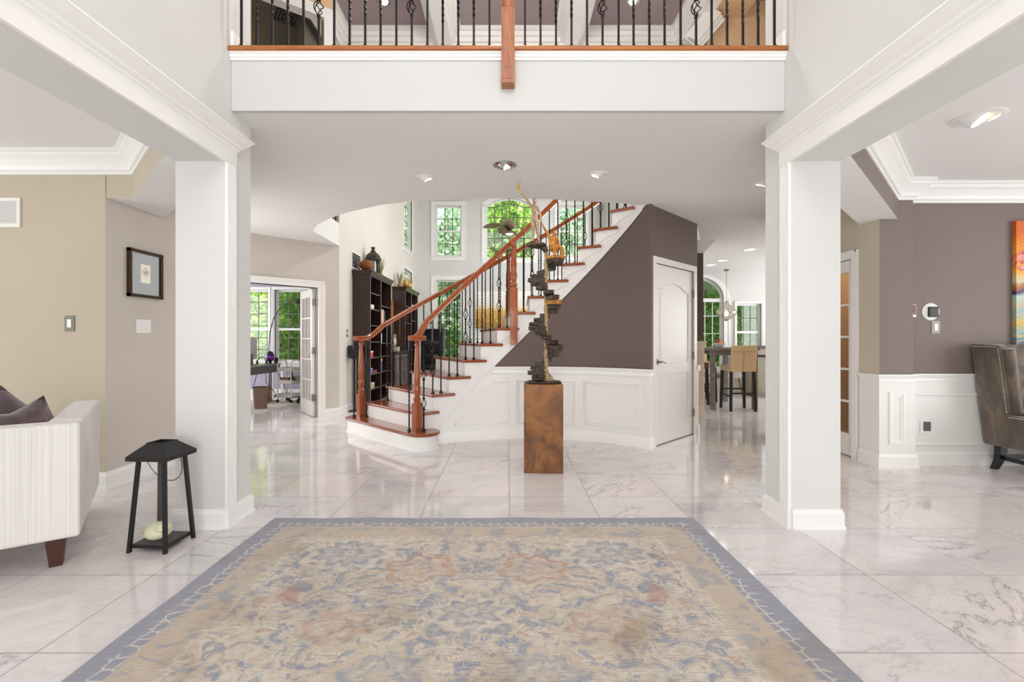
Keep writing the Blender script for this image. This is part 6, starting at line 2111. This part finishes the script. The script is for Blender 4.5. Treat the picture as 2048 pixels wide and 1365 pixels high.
for z in (.10, .36, .60):
    g = G(); g.box(-.16, .16, -.13, .13, z, z+.006)
    for a, b, c0, d0 in ((-.16, .16, -.13, -.124), (-.16, .16, .124, .13), (-.16, -.154, -.13, .13), (.154, .16, -.13, .13)):
        g.box(a, b, c0, d0, z, z+.07)
    g.build('tray', CWT, ct)
for x in (-.15, .15):
    for y in (-.13, .13):
        g = G(); g.cyl((x, y-.012, .028), (x, y+.012, .028), .028, n=14); g.box(x-.008, x+.008, y-.014, y+.014, .03, .065); g.build('caster', BLACK, ct, smooth=40)
small_box('book_stack', 'stack of books and papers in the top tray of the cart', 'books', -4.22, 9.20, .608, .22, .18, .06, (206, 196, 150), (90, 80, 52), R(-14))
small_box('carton', 'brown carton in the middle tray of the cart', 'box', -4.24, 9.16, .368, .20, .16, .11, (132, 92, 60), None, R(-14))
oc = thing('office_chair', 'grey office chair with black base half hidden by the glass door', 'office chair', (-3.95, 9.32, 0), R(50))
g = G(); g.box(-.24, .24, -.22, .22, .42, .49); g.build('seat', LIN, oc, bevel=.03, seg=3)
g = G(); g.obox((0, -.25, .72), (.22, 0, 0), (0, .03, -.004), (0, -.04, .24)); g.build('backrest', LIN, oc, bevel=.025, seg=3)
for s_ in (-1, 1):
    g = G(); g.tube([(s_*.24, -.05, .43), (s_*.29, -.05, .50), (s_*.29, -.02, .64), (s_*.28, .12, .66)], .018, 7); g.build('armrest', BLACK, oc, smooth=60)
g = G(); g.cyl((0, 0, .1), (0, 0, .42), .03); g.build('gas_lift', BLACK, oc, smooth=60)
g = G()
for i in range(5):
    a = 2*PI*i/5
    g.tube([(0, 0, .12), (.30*math.cos(a), .30*math.sin(a), .075)], [.03, .018], 7)
g.build('star_base', BLACK, oc, smooth=50)
for i in range(5):
    a = 2*PI*i/5
    x, y = .30*math.cos(a), .30*math.sin(a)
    g = G(); g.cyl((x-.015, y, .03), (x+.015, y, .03), .03, n=14); g.cyl((x, y, .04), (x, y, .085), .01); g.build('caster', BLACK, oc, smooth=40)
t = thing('waste_bin', 'brown waste bin under the office desk', 'bin', (-4.30, 8.30, .008))
g = G(); g.lathe([(.001, 0), (.10, 0), (.125, .37), (.118, .37), (.094, .01), (.001, .01)], n=24); g.build('bin_body', M('brown_bin', (138, 112, 100), .6), t, smooth=40)
g = G(); g.lathe([(.126, .355), (.13, .36), (.13, .375), (.118, .375), (.118, .355)], n=24); g.build('rim', M('brown_rim', (112, 90, 80), .5), t, smooth=40)
small_box('wooden_crate', 'reddish wooden box on the floor beside the waste bin', 'box', -4.62, 8.98, .008, .2, .16, .27, (150, 84, 50))
o = G().box(-5.8, -4.0, 7.75, 9.45, 0, .008).build('office_rug', plaster('cream_wool', (222, 216, 206), .95), bevel=.003)
tag(o, 'cream office rug under the desk', 'rug')
g = G()
for pts in ([(-4.62, 9.1, .70), (-4.56, 9.0, .4), (-4.50, 9.3, .12), (-4.56, 9.5, .03)], [(-4.70, 9.0, .70), (-4.66, 8.75, .35), (-4.62, 8.85, .1), (-4.45, 9.2, .03), (-4.50, 9.6, .02)], [(-4.55, 9.3, .70), (-4.50, 9.6, .3), (-4.60, 9.9, .05), (-4.75, 10.25, .25)]):
    pp = []
    for a, b in zip(pts, pts[1:]):
        for q in range(5):
            pp.append(Vector(a).lerp(Vector(b), q/5))
    pp.append(Vector(pts[-1]))
    g.tube(pp, .006, 6)
o = g.build('power_cable', BLACK, smooth=60); tag(o, 'tangle of black cables hanging below the office desk', 'cable')
t = thing('wall_outlet', 'white outlet with a black plug on the lilac office wall', 'outlet', (-4.80, 10.4, .36))
g = G(); g.box(-.04, .04, -.008, 0, -.06, .06); g.build('cover_plate', WHITE, t, bevel=.002)
g = G(); g.box(-.022, .022, -.05, -.008, -.035, .01); g.build('plug', BLACK, t, bevel=.004)
